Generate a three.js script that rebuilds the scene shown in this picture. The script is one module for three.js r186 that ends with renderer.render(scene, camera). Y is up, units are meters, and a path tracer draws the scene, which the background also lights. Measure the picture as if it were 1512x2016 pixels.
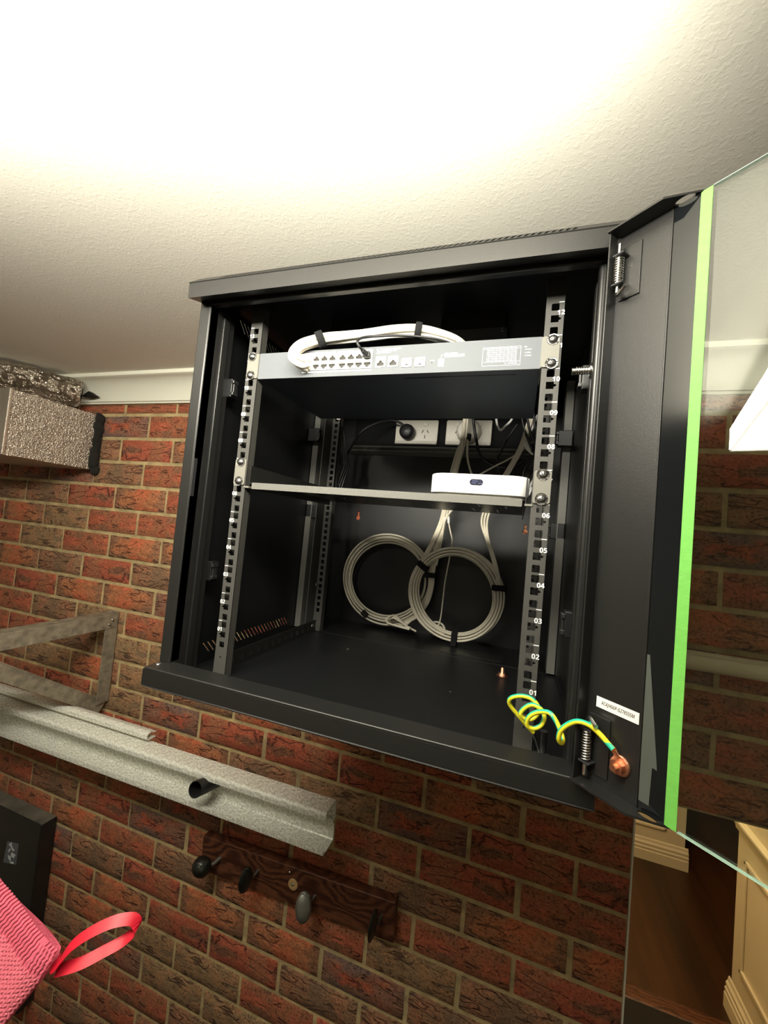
import * as THREE from 'three';
import { RoundedBoxGeometry } from 'three/addons/geometries/RoundedBoxGeometry.js';
import { mergeGeometries, toCreasedNormals } from 'three/addons/utils/BufferGeometryUtils.js';
import { TextGeometry } from 'three/addons/geometries/TextGeometry.js';
import { FontLoader } from 'three/addons/loaders/FontLoader.js';
import { RectAreaLightUniformsLib } from 'three/addons/lights/RectAreaLightUniformsLib.js';
RectAreaLightUniformsLib.init();

// ───────────────────────── camera, light, exposure ─────────────────────────
// All sizes below are millimetres in a frame whose origin is the foot of the front rack rails; FLOOR lies below it.
const FLOOR = -2342, CEIL = 668, WALL = -507;
const W = (x, y, z) => new THREE.Vector3(x / 1000, (y - FLOOR) / 1000, z / 1000);
const scene = new THREE.Scene();
scene.background = new THREE.Color(0x000000);
const camera = new THREE.PerspectiveCamera(2 * Math.atan(1008 / 791.57) * 180 / Math.PI, 1512 / 2016, 0.02, 40);
camera.position.copy(W(207.55, 214.45, 549.99));
{
  const m = new THREE.Matrix4().makeBasis(
    new THREE.Vector3(0.94509567, 0.09317878, -0.31322819),
    new THREE.Vector3(-0.07377507, 0.99457992, 0.07326685),
    new THREE.Vector3(0.31835738, -0.04613575, 0.94684744));
  camera.quaternion.setFromRotationMatrix(m);
}
scene.add(camera);
const renderer = new THREE.WebGLRenderer({ antialias: true });
renderer.toneMapping = THREE.LinearToneMapping;
renderer.toneMappingExposure = 0.9;
renderer.shadowMap.enabled = true;

// the ceiling fitting over the photographer's shoulder: one light in front of each glowing face
const LAMP = { x: -160, y: 610, z: 556, len: 930, wid: 120, deep: 66, turn: Math.atan2(252, 651) };
const LAMPCOL = new THREE.Color(1.0, 0.95, 0.82);
{
  const c = Math.cos(LAMP.turn), s = Math.sin(LAMP.turn), yc = LAMP.y - 32;
  const add = (w, h, I, pos, target) => {
    const l = new THREE.RectAreaLight(LAMPCOL, I, w / 1000, h / 1000);
    l.position.copy(pos);
    if (target) l.lookAt(target); else l.quaternion.setFromRotationMatrix(new THREE.Matrix4().makeBasis(new THREE.Vector3(c, 0, -s), new THREE.Vector3(-s, 0, -c), new THREE.Vector3(0, 1, 0)));
    scene.add(l);
  };
  const base = [LAMP.x, LAMP.z];
  // local (along, across) -> world x,z ; along = (c,-s), across = (s,c) towards +z
  const at = (a, b, y) => W(base[0] + a * c + b * s, y, base[1] - a * s + b * c);
  add(LAMP.len, 118, 11, at(0, 0, LAMP.y - LAMP.deep - 1.5), null);
  add(LAMP.len, 64, 100, at(0, -61.5, yc), at(0, -600, yc));
  add(LAMP.len, 64, 100, at(0, 61.5, yc), at(0, 600, yc));
}
const HALL = { x: 900, z: -2000, y: 560 };
{
  const l = new THREE.PointLight(new THREE.Color(1.0, 0.80, 0.50), 4.5, 0, 2);
  l.position.copy(W(HALL.x, HALL.y - 120, HALL.z)); l.shadow.radius = 3; l.castShadow = true; scene.add(l);
}

// ───────────────────────── helpers ─────────────────────────
let seed = 20240611;
const rnd = () => { seed = (seed * 1664525 + 1013904223) >>> 0; return seed / 4294967296; };
const rr = (a, b) => a + (b - a) * rnd();
const hash = (x, y, s) => { let h = (x * 374761393 + y * 668265263 + s * 2147483647) | 0; h = Math.imul(h ^ (h >>> 13), 1274126177); return ((h ^ (h >>> 16)) >>> 0) / 4294967296; };
const sm = t => t * t * (3 - 2 * t);
function vnoise(x, y, px, py, s) {              // value noise, periodic over px × py cells
  const xi = Math.floor(x), yi = Math.floor(y), fx = sm(x - xi), fy = sm(y - yi);
  const m = (a, n) => ((a % n) + n) % n;
  const h = (i, j) => hash(m(i, px), m(j, py), s);
  const a = h(xi, yi), b = h(xi + 1, yi), c = h(xi, yi + 1), d = h(xi + 1, yi + 1);
  return a + (b - a) * fx + (c - a) * fy + (a - b - c + d) * fx * fy;
}
function fbm(u, v, cx, cy, oct, s) {
  let t = 0, a = 0.5, n = 0;
  for (let o = 0; o < oct; o++) { const k = 1 << o; t += a * vnoise(u * cx * k, v * cy * k, cx * k, cy * k, s + o * 17); n += a; a *= 0.5; }
  return t / n;
}
const clamp = (v, a = 0, b = 1) => Math.min(b, Math.max(a, v));
const step = (a, b, v) => sm(clamp((v - a) / (b - a)));
const mix3 = (a, b, t) => [a[0] + (b[0] - a[0]) * t, a[1] + (b[1] - a[1]) * t, a[2] + (b[2] - a[2]) * t];
function tex(w, h, f, srgb, wrap = true) {      // f(u,v) -> number or [r,g,b] in 0..1
  const d = new Uint8Array(w * h * 4);
  for (let j = 0; j < h; j++) for (let i = 0; i < w; i++) {
    const r = f((i + 0.5) / w, (j + 0.5) / h), k = (j * w + i) * 4;
    if (typeof r === 'number') d[k] = d[k + 1] = d[k + 2] = clamp(r) * 255; else { d[k] = clamp(r[0]) * 255; d[k + 1] = clamp(r[1]) * 255; d[k + 2] = clamp(r[2]) * 255; }
    d[k + 3] = 255;
  }
  const t = new THREE.DataTexture(d, w, h, THREE.RGBAFormat);
  t.magFilter = THREE.LinearFilter; t.minFilter = THREE.LinearMipmapLinearFilter; t.generateMipmaps = true;
  if (wrap) t.wrapS = t.wrapT = THREE.RepeatWrapping;
  if (srgb) t.colorSpace = THREE.SRGBColorSpace;
  t.needsUpdate = true; return t;
}
const TS = new Map();                           // material -> metres covered by one texture repeat
function mat(o, size = 0.25) { const { phys, ...p } = o; const m = phys ? new THREE.MeshPhysicalMaterial(p) : new THREE.MeshStandardMaterial(p); TS.set(m, size); return m; }

const used = {};
function numbered(n) { const k = used[n] = (used[n] ?? -1) + 1; return k ? `${n}_${String(k).padStart(3, '0')}` : n; }
const org = new Map();
function thing(name, label, category, o, group, kind) {
  const g = new THREE.Group(); g.name = numbered(name); g.position.copy(W(...o)); scene.add(g); org.set(g, o);
  if (label) g.userData.label = label; if (category) g.userData.category = category; if (group) g.userData.group = group; if (kind) g.userData.kind = kind;
  return g;
}
function prep(gs, o, m, keepUV) {
  const list = (Array.isArray(gs) ? gs : [gs]).map(g0 => {
    let g = g0.index ? g0.toNonIndexed() : g0.clone();
    if (!g.attributes.normal) g.computeVertexNormals();
    for (const k of Object.keys(g.attributes)) if (!['position', 'normal', 'uv'].includes(k)) g.deleteAttribute(k);
    if (!keepUV || !g.attributes.uv) {
      const P = g.attributes.position, N = g.attributes.normal, uv = new Float32Array(P.count * 2), S = (TS.get(m) || 0.25) * 1000;
      for (let i = 0; i < P.count; i++) {
        const ax = Math.abs(N.getX(i)), ay = Math.abs(N.getY(i)), az = Math.abs(N.getZ(i));
        let u, v; if (az >= ax && az >= ay) { u = P.getX(i); v = P.getY(i); } else if (ax >= ay) { u = P.getZ(i); v = P.getY(i); } else { u = P.getX(i); v = P.getZ(i); }
        uv[i * 2] = u / S; uv[i * 2 + 1] = v / S;
      }
      g.setAttribute('uv', new THREE.BufferAttribute(uv, 2));
    }
    return g;
  });
  const g = list.length > 1 ? mergeGeometries(list) : list[0];
  g.translate(-o[0], -o[1], -o[2]); g.scale(0.001, 0.001, 0.001);
  return g;
}
function part(name, gs, m, parent, opt = {}) {
  const o = org.get(parent);
  const me = new THREE.Mesh(prep(gs, o, m, opt.uv), m); me.name = name; me.castShadow = me.receiveShadow = true;
  if (opt.label) me.userData.label = opt.label; if (opt.kind) me.userData.kind = opt.kind;
  parent.add(me); org.set(me, o); return me;
}
const parts = (name, list, m, parent, opt) => list.map(g => part(name, g, m, parent, opt));
function solo(name, label, category, gs, m, o, opt = {}) {   // a thing that is one mesh
  const me = new THREE.Mesh(prep(gs, o, m, opt.uv), m); me.name = numbered(name); me.castShadow = me.receiveShadow = true; me.position.copy(W(...o)); scene.add(me); org.set(me, o);
  if (label) me.userData.label = label; if (category) me.userData.category = category; if (opt.group) me.userData.group = opt.group; if (opt.kind) me.userData.kind = opt.kind;
  return me;
}
const box = (x0, x1, y0, y1, z0, z1, r = 0) => {
  const w = Math.abs(x1 - x0), h = Math.abs(y1 - y0), d = Math.abs(z1 - z0);
  const g = r ? new RoundedBoxGeometry(w, h, d, 2, Math.min(r, w / 2.02, h / 2.02, d / 2.02)) : new THREE.BoxGeometry(w, h, d);
  return g.translate((x0 + x1) / 2, (y0 + y1) / 2, (z0 + z1) / 2);
};
const shape = (pts, holes = []) => { const s = new THREE.Shape(pts.map(p => new THREE.Vector2(p[0], p[1]))); for (const h of holes) s.holes.push(new THREE.Path(h.map(p => new THREE.Vector2(p[0], p[1])))); return s; };
// extrude a profile along an axis from a to b; profile is (x,y) for z, (z,y) for x, (x,z) for y
function ext(axis, pts, a, b, holes = [], bevel = 0) {
  const s = pts instanceof THREE.Shape ? pts : shape(pts, holes);
  const L = Math.abs(b - a) - 2 * bevel;
  let g = new THREE.ExtrudeGeometry(s, { depth: L, bevelEnabled: bevel > 0, bevelThickness: bevel, bevelSize: bevel, bevelOffset: -bevel, bevelSegments: 2, curveSegments: 10 });
  g.translate(0, 0, Math.min(a, b) + bevel);
  if (g.index) g = g.toNonIndexed();
  if (axis !== 'z') {
    const P = g.attributes.position;
    for (let i = 0; i < P.count; i++) { const u = P.getX(i), v = P.getY(i), w = P.getZ(i); if (axis === 'x') P.setXYZ(i, w, v, u); else P.setXYZ(i, u, w, v); }
    for (let i = 0; i < P.count; i += 3) { const x = P.getX(i), y = P.getY(i), z = P.getZ(i); P.setXYZ(i, P.getX(i + 2), P.getY(i + 2), P.getZ(i + 2)); P.setXYZ(i + 2, x, y, z); }
    g.computeVertexNormals();
  }
  return bevel || pts instanceof THREE.Shape ? toCreasedNormals(g, 0.6) : g;
}
const rrect = (x0, y0, x1, y1, r, n = 5) => { const o = []; for (const [cx, cy, a] of [[x1 - r, y1 - r, 0], [x0 + r, y1 - r, 1], [x0 + r, y0 + r, 2], [x1 - r, y0 + r, 3]]) for (let i = 0; i <= n; i++) { const t = (a + i / n) * Math.PI / 2; o.push([cx + r * Math.cos(t), cy + r * Math.sin(t)]); } return o; };
const rect = (x0, y0, x1, y1) => [[x0, y0], [x1, y0], [x1, y1], [x0, y1]];
const V = p => new THREE.Vector3(p[0], p[1], p[2]);
function tube(pts, r, seg = 0, rad = 8, closed = false, caps = true) {
  const c = new THREE.CatmullRomCurve3(pts.map(V), closed, 'centripetal');
  const g = new THREE.TubeGeometry(c, seg || pts.length * 8, r, rad, closed), list = [g];
  if (!closed && caps) for (const t of [0, 1]) { const d = c.getTangent(t).multiplyScalar(t ? 1 : -1); const k = new THREE.CircleGeometry(r, rad); k.applyQuaternion(new THREE.Quaternion().setFromUnitVectors(new THREE.Vector3(0, 0, 1), d)); const p = c.getPoint(t); k.translate(p.x, p.y, p.z); list.push(k); }
  return mergeGeometries(list.map(q => q.toNonIndexed()));
}
function cyl(a, b, r, r2 = r, seg = 20) {
  const A = V(a), B = V(b), d = B.clone().sub(A), L = d.length();
  const g = new THREE.CylinderGeometry(r2, r, L, seg); g.translate(0, L / 2, 0);
  g.applyQuaternion(new THREE.Quaternion().setFromUnitVectors(new THREE.Vector3(0, 1, 0), d.normalize())); return g.translate(A.x, A.y, A.z);
}
function lathe(prof, a, dir, seg = 24) {         // prof [[r, h]...] revolved about dir from a
  const g = new THREE.LatheGeometry(prof.map(p => new THREE.Vector2(p[0], p[1])), seg);
  g.applyQuaternion(new THREE.Quaternion().setFromUnitVectors(new THREE.Vector3(0, 1, 0), V(dir).normalize())); return g.translate(a[0], a[1], a[2]);
}
const helix = (a, b, r, turns, wr) => { const A = V(a), d = V(b).sub(A), L = d.length(); d.normalize(); const u = new THREE.Vector3(1, 0.01, 0).cross(d).normalize(), w = d.clone().cross(u), pts = []; const n = turns * 10; for (let i = 0; i <= n; i++) { const t = i / n * turns * 2 * Math.PI; const p = A.clone().addScaledVector(d, L * i / n).addScaledVector(u, r * Math.cos(t)).addScaledVector(w, r * Math.sin(t)); pts.push([p.x, p.y, p.z]); } return tube(pts, wr, n * 2, 6); };
const tf = (g, f) => { const P = g.attributes.position; const v = new THREE.Vector3(); for (let i = 0; i < P.count; i++) { v.fromBufferAttribute(P, i); f(v); P.setXYZ(i, v.x, v.y, v.z); } g.computeVertexNormals(); return g; };
const font = await new FontLoader().loadAsync('fonts/droid/droid_sans_bold.typeface.json');
// print too small to read in the photograph: a row of letter-sized dashes x0..x1
const dashes = (x0, x1, y, z, h) => { const o = []; let x = x0; while (x < x1) { const w = h * rr(0.35, 0.8); if (rnd() > 0.14) o.push(box(x, Math.min(x + w, x1), y - h / 2 * rr(0.7, 1), y + h / 2, z, z + 0.1)); x += w + h * 0.22; } return o; };
const text = (s, x, y, z, h, d = 0.15) => { const g = new TextGeometry(s, { font, size: h, depth: d, curveSegments: 3, bevelEnabled: false }); g.computeBoundingBox(); const w = (g.boundingBox.max.x + g.boundingBox.min.x) / 2; return g.translate(x - w, y - h / 2, z); };

// ───────────────────────── materials ─────────────────────────
const nFine = tex(256, 256, (u, v) => 0.35 * fbm(u, v, 32, 32, 3, 5) + 0.65 * hash((u * 256) | 0, (v * 256) | 0, 3));
const nCoat = tex(256, 256, (u, v) => fbm(u, v, 48, 48, 2, 71));
const nPlaster = tex(512, 512, (u, v) => { const a = fbm(u, v, 40, 40, 3, 9), b = fbm(u, v, 90, 90, 2, 33); return 0.25 + 0.45 * step(0.48, 0.72, a) + 0.3 * b; });
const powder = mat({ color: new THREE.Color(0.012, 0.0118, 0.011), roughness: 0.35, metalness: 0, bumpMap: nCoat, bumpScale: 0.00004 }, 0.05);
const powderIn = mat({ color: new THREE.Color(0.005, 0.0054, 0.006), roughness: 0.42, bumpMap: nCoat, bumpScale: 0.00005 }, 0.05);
const gloss = mat({ color: new THREE.Color(0.006, 0.007, 0.008), roughness: 0.06 });
const rubber = mat({ color: new THREE.Color(0.012, 0.012, 0.013), roughness: 0.6 });
const cordBlack = mat({ color: new THREE.Color(0.014, 0.014, 0.015), roughness: 0.4 });
const hookLoop = mat({ color: new THREE.Color(0.008, 0.008, 0.009), roughness: 1, bumpMap: nFine, bumpScale: 0.0006 }, 0.03);
const chrome = mat({ color: new THREE.Color(0.75, 0.73, 0.70), metalness: 1, roughness: 0.22 });
const screwMetal = mat({ color: new THREE.Color(0.42, 0.41, 0.40), metalness: 1, roughness: 0.28 });
const darkMetal = mat({ color: new THREE.Color(0.05, 0.05, 0.05), metalness: 0.7, roughness: 0.35 });
const copper = mat({ color: new THREE.Color(0.85, 0.40, 0.24), metalness: 1, roughness: 0.3, bumpMap: nFine, bumpScale: 0.0002 }, 0.03);
const whitePrint = mat({ color: new THREE.Color(0.82, 0.82, 0.80), roughness: 0.6 });
const greyPrint = mat({ color: new THREE.Color(0.62, 0.64, 0.66), roughness: 0.6 });
const switchGrey = mat({ color: new THREE.Color(0.105, 0.115, 0.127), roughness: 0.68, bumpMap: nCoat, bumpScale: 0.00008 }, 0.05);
const switchBody = mat({ color: new THREE.Color(0.05, 0.062, 0.08), roughness: 0.45, bumpMap: nCoat, bumpScale: 0.00008 }, 0.05);
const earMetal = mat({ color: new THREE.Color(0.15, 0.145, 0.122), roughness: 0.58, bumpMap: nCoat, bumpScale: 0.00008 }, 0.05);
const railPaint = mat({ color: new THREE.Color(0.045, 0.0435, 0.038), roughness: 0.62, bumpMap: nCoat, bumpScale: 0.0001 }, 0.05);
const shelfPaint = mat({ color: new THREE.Color(0.12, 0.118, 0.105), roughness: 0.42, bumpMap: nCoat, bumpScale: 0.0001 }, 0.05);
const portWhite = mat({ color: new THREE.Color(0.80, 0.78, 0.72), roughness: 0.5 });
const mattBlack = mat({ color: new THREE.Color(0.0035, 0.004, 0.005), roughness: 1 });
const portDark = mat({ color: new THREE.Color(0.010, 0.009, 0.006), roughness: 0.6 });
const sfpMetal = mat({ color: new THREE.Color(0.45, 0.44, 0.40), metalness: 1, roughness: 0.35 });
const whitePlastic = mat({ color: new THREE.Color(0.86, 0.86, 0.84), roughness: 0.35 });
const cableWhite = mat({ color: new THREE.Color(0.72, 0.68, 0.58), roughness: 0.5, bumpMap: nCoat, bumpScale: 0.0001 }, 0.05);
const cableCream = mat({ color: new THREE.Color(0.72, 0.67, 0.54), roughness: 0.48, bumpMap: nCoat, bumpScale: 0.0001 }, 0.05);
const outletGrey = mat({ color: new THREE.Color(0.62, 0.59, 0.52), roughness: 0.4 });
const yellow = mat({ color: new THREE.Color(0.80, 0.72, 0.03), roughness: 0.4 });
const greenStripe = mat({ color: new THREE.Color(0.02, 0.45, 0.30), roughness: 0.4 });
const tapeGreen = mat({ color: tex(4, 4, () => 1) && new THREE.Color(0.16, 0.50, 0.08), roughness: 0.55, map: tex(128, 512, (u, v) => { const c = 0.93 + 0.07 * fbm(u, v, 12, 24, 3, 91); return [c, c, c]; }, true), bumpMap: nFine, bumpScale: 0.00015 }, 0.06);
const glassMat = mat({ phys: true, color: new THREE.Color(0.95, 0.98, 0.96), roughness: 0.0, transmission: 1, thickness: 0, ior: 1.5 });
const glassEdge = mat({ phys: true, color: new THREE.Color(0.62, 0.80, 0.70), roughness: 0.25, transmission: 0.3, thickness: 0 });
const paper = mat({ color: new THREE.Color(0.85, 0.84, 0.78), roughness: 0.7 });
const ceilingMat = mat({ color: new THREE.Color(0.74, 0.715, 0.63), roughness: 0.75, bumpMap: nPlaster, bumpScale: 0.00016 }, 0.16);
const corniceMat = mat({ color: new THREE.Color(0.74, 0.73, 0.62), roughness: 0.6 });
const paintWall = mat({ color: new THREE.Color(0.62, 0.58, 0.47), roughness: 0.8, bumpMap: nPlaster, bumpScale: 0.0006 }, 0.4);
const creamTrim = mat({ color: new THREE.Color(0.74, 0.64, 0.45), roughness: 0.5 });
const mortarMat = mat({
  color: 0xffffff, roughness: 0.95, bumpMap: nFine, bumpScale: 0.0012,
  map: tex(512, 512, (u, v) => { const c = 0.78 + 0.3 * (fbm(u, v, 12, 12, 4, 12) - 0.5) + 0.12 * (hash((u * 512) | 0, (v * 512) | 0, 8) - 0.5); return [0.90 * c, 0.80 * c, 0.58 * c]; }, true),
}, 0.3);
// bricks: six fired tones, each with blotches and drag creases of its own
const brickTones = [
  [[0.75, 0.40, 0.28], [0.67, 0.42, 0.29], [0.55, 0.38, 0.28]],
  [[0.80, 0.44, 0.29], [0.75, 0.48, 0.32], [0.58, 0.43, 0.32]],
  [[0.69, 0.47, 0.34], [0.63, 0.48, 0.35], [0.52, 0.41, 0.31]],
  [[0.76, 0.39, 0.27], [0.60, 0.42, 0.33], [0.47, 0.39, 0.37]],
  [[0.68, 0.51, 0.36], [0.62, 0.50, 0.36], [0.51, 0.44, 0.34]],
  [[0.73, 0.38, 0.27], [0.69, 0.43, 0.30], [0.52, 0.35, 0.26]],
];
const crease = (u, v, s) => {
  const wx = u + 0.05 * (fbm(u, v, 4, 3, 3, s + 3) - 0.5), wy = v + 0.35 * (fbm(u, v, 3, 2, 3, s + 5) - 0.5);
  const a = Math.abs(fbm(wx, wy, 3, 4, 3, s) - 0.5) * 2, gate = step(0.36, 0.55, fbm(u, v, 5, 3, 2, s + 44));
  const line = (1 - step(0.0, 0.085, a)) * gate;
  const pit = step(0.70, 0.78, fbm(u, v, 60, 22, 2, s + 9));
  return { line, pit, h: clamp(0.62 + 0.5 * (fbm(wx, wy, 4, 3, 4, s + 11) - 0.5) + 0.18 * (fbm(u, v, 40, 16, 3, s + 21) - 0.5) - 0.55 * line - 0.22 * pit) };
};
const brickMats = brickTones.map((t, k) => mat({
  color: 0xffffff, roughness: 0.85, bumpScale: 0.006,
  bumpMap: tex(384, 144, (u, v) => crease(u, v, 100 + k * 31).h, false),
  map: tex(384, 144, (u, v) => {
    const q = crease(u, v, 100 + k * 31);
    let c = mix3(t[0], t[1], step(0.38, 0.66, fbm(u, v, 4, 2, 4, 300 + k * 7)));
    c = mix3(c, t[2], 0.75 * step(0.56, 0.74, fbm(u, v, 3, 2, 4, 500 + k * 13)));
    const g = 0.90 + 0.35 * (fbm(u, v, 48, 18, 3, 700 + k) - 0.5);
    c = mix3(c, [0.22, 0.10, 0.07], 0.5 * q.line + 0.4 * q.pit);
    return c.map(x => x * g);
  }, true),
}));
const galvTex = (() => { const P = []; for (let i = 0; i < 700; i++) P.push([rnd(), rnd(), rnd()]); const G = 24, cells = Array.from({ length: G * G }, () => []); P.forEach((p, i) => cells[((p[1] * G) | 0) * G + ((p[0] * G) | 0)].push(i)); return (u, v) => { let b = 9, k = 0; const ci = (u * G) | 0, cj = (v * G) | 0; for (let j = -2; j <= 2; j++) for (let i = -2; i <= 2; i++) for (const q of cells[((cj + j + G) % G) * G + ((ci + i + G) % G)]) { let dx = Math.abs(P[q][0] - u), dy = Math.abs(P[q][1] - v); dx = Math.min(dx, 1 - dx); dy = Math.min(dy, 1 - dy); const d = dx * dx + dy * dy; if (d < b) { b = d; k = q; } } return P[k][2]; }; })();   // spangle
const galv = mat({ color: 0xffffff, metalness: 0.08, roughness: 0.42, bumpMap: nFine, bumpScale: 0.0001,
  map: tex(512, 512, (u, v) => { const s = galvTex(u, v), f = fbm(u, v, 20, 20, 3, 61); const c = 0.89 + 0.20 * (s - 0.5) + 0.14 * (f - 0.5); return [c, c, c * 0.95]; }, true),
  roughnessMap: tex(256, 256, (u, v) => 0.55 + 0.5 * galvTex(u, v)) }, 0.075);
const galvDull = mat({ color: new THREE.Color(0.46, 0.40, 0.29), metalness: 0.2, roughness: 0.55, bumpMap: nFine, bumpScale: 0.0002, map: tex(256, 256, (u, v) => { const c = 0.75 + 0.4 * (fbm(u, v, 10, 10, 4, 41) - 0.5); return [c, c, c]; }, true) }, 0.15);
const foilBump = tex(512, 512, (u, v) => { const w = 0.03 * (fbm(u, v, 6, 6, 3, 4) - 0.5); return Math.abs(fbm(u + w, v + w, 26, 26, 3, 88) - 0.5) * 2; });
const foil = mat({ color: new THREE.Color(0.60, 0.54, 0.46), metalness: 0.95, roughness: 0.20, bumpMap: foilBump, bumpScale: 0.006 }, 0.16);
const foilBox = mat({ color: new THREE.Color(0.55, 0.48, 0.40), metalness: 0.75, roughness: 0.34, bumpMap: foilBump, bumpScale: 0.0045 }, 0.13);
const foilTape = mat({ color: new THREE.Color(0.60, 0.54, 0.46), metalness: 0.8, roughness: 0.3, bumpMap: nCoat, bumpScale: 0.0004 }, 0.08);
const foam = mat({ color: new THREE.Color(0.018, 0.015, 0.011), roughness: 1, bumpMap: nFine, bumpScale: 0.002 }, 0.05);
const woodTex = (s, a, b, stretch) => tex(512, 256, (u, v) => { const w = fbm(u, v, 2, 4, 4, s), r = 0.5 + 0.5 * Math.sin((v * 9 + w * 5) * 6.283); const f = fbm(u, v, 4, 90, 3, s + 8); const c = mix3(a, b, clamp(0.65 * r + 0.5 * (f - 0.3))); return c; }, true);
const boardWood = mat({ color: 0xffffff, roughness: 0.36, map: woodTex(15, [0.22, 0.12, 0.09], [0.48, 0.30, 0.20]), bumpMap: nFine, bumpScale: 0.0002 }, 0.25);
const iron = mat({ color: new THREE.Color(0.05, 0.052, 0.045), metalness: 0.8, roughness: 0.33, bumpMap: nCoat, bumpScale: 0.0003 }, 0.05);
const pewter = mat({ color: new THREE.Color(0.24, 0.24, 0.21), metalness: 0.85, roughness: 0.4, bumpMap: nCoat, bumpScale: 0.0003 }, 0.05);
const woodPale = mat({ color: new THREE.Color(0.50, 0.33, 0.14), roughness: 0.5, bumpMap: nCoat, bumpScale: 0.0003 }, 0.02);
const floorWood = mat({ color: 0xffffff, roughness: 0.38, map: tex(256, 512, (u, v) => { const f = fbm(u, v, 30, 2, 4, 55), b = hash((u * 7) | 0, 0, 77); const c = 0.7 + 0.35 * (f - 0.5) + 0.25 * (b - 0.5); return [0.34 * c, 0.20 * c, 0.10 * c]; }, true) }, 0.9);
const floorDark = mat({ color: new THREE.Color(0.009, 0.007, 0.006), roughness: 0.8, bumpMap: nFine, bumpScale: 0.002 }, 0.1);
const conduitPaint = mat({ color: new THREE.Color(0.80, 0.69, 0.48), roughness: 0.4, bumpMap: nCoat, bumpScale: 0.0003 }, 0.08);
const pinkYarn = mat({ color: new THREE.Color(0.79, 0.165, 0.225), roughness: 0.85, bumpMap: nFine, bumpScale: 0.0006 }, 0.02);
const pinkRib = mat({ color: new THREE.Color(0.76, 0.13, 0.20), roughness: 0.85, bumpMap: nFine, bumpScale: 0.0006 }, 0.02);
const ribbonMat = mat({ color: new THREE.Color(0.52, 0.008, 0.025), roughness: 0.42, side: THREE.DoubleSide });

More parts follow.
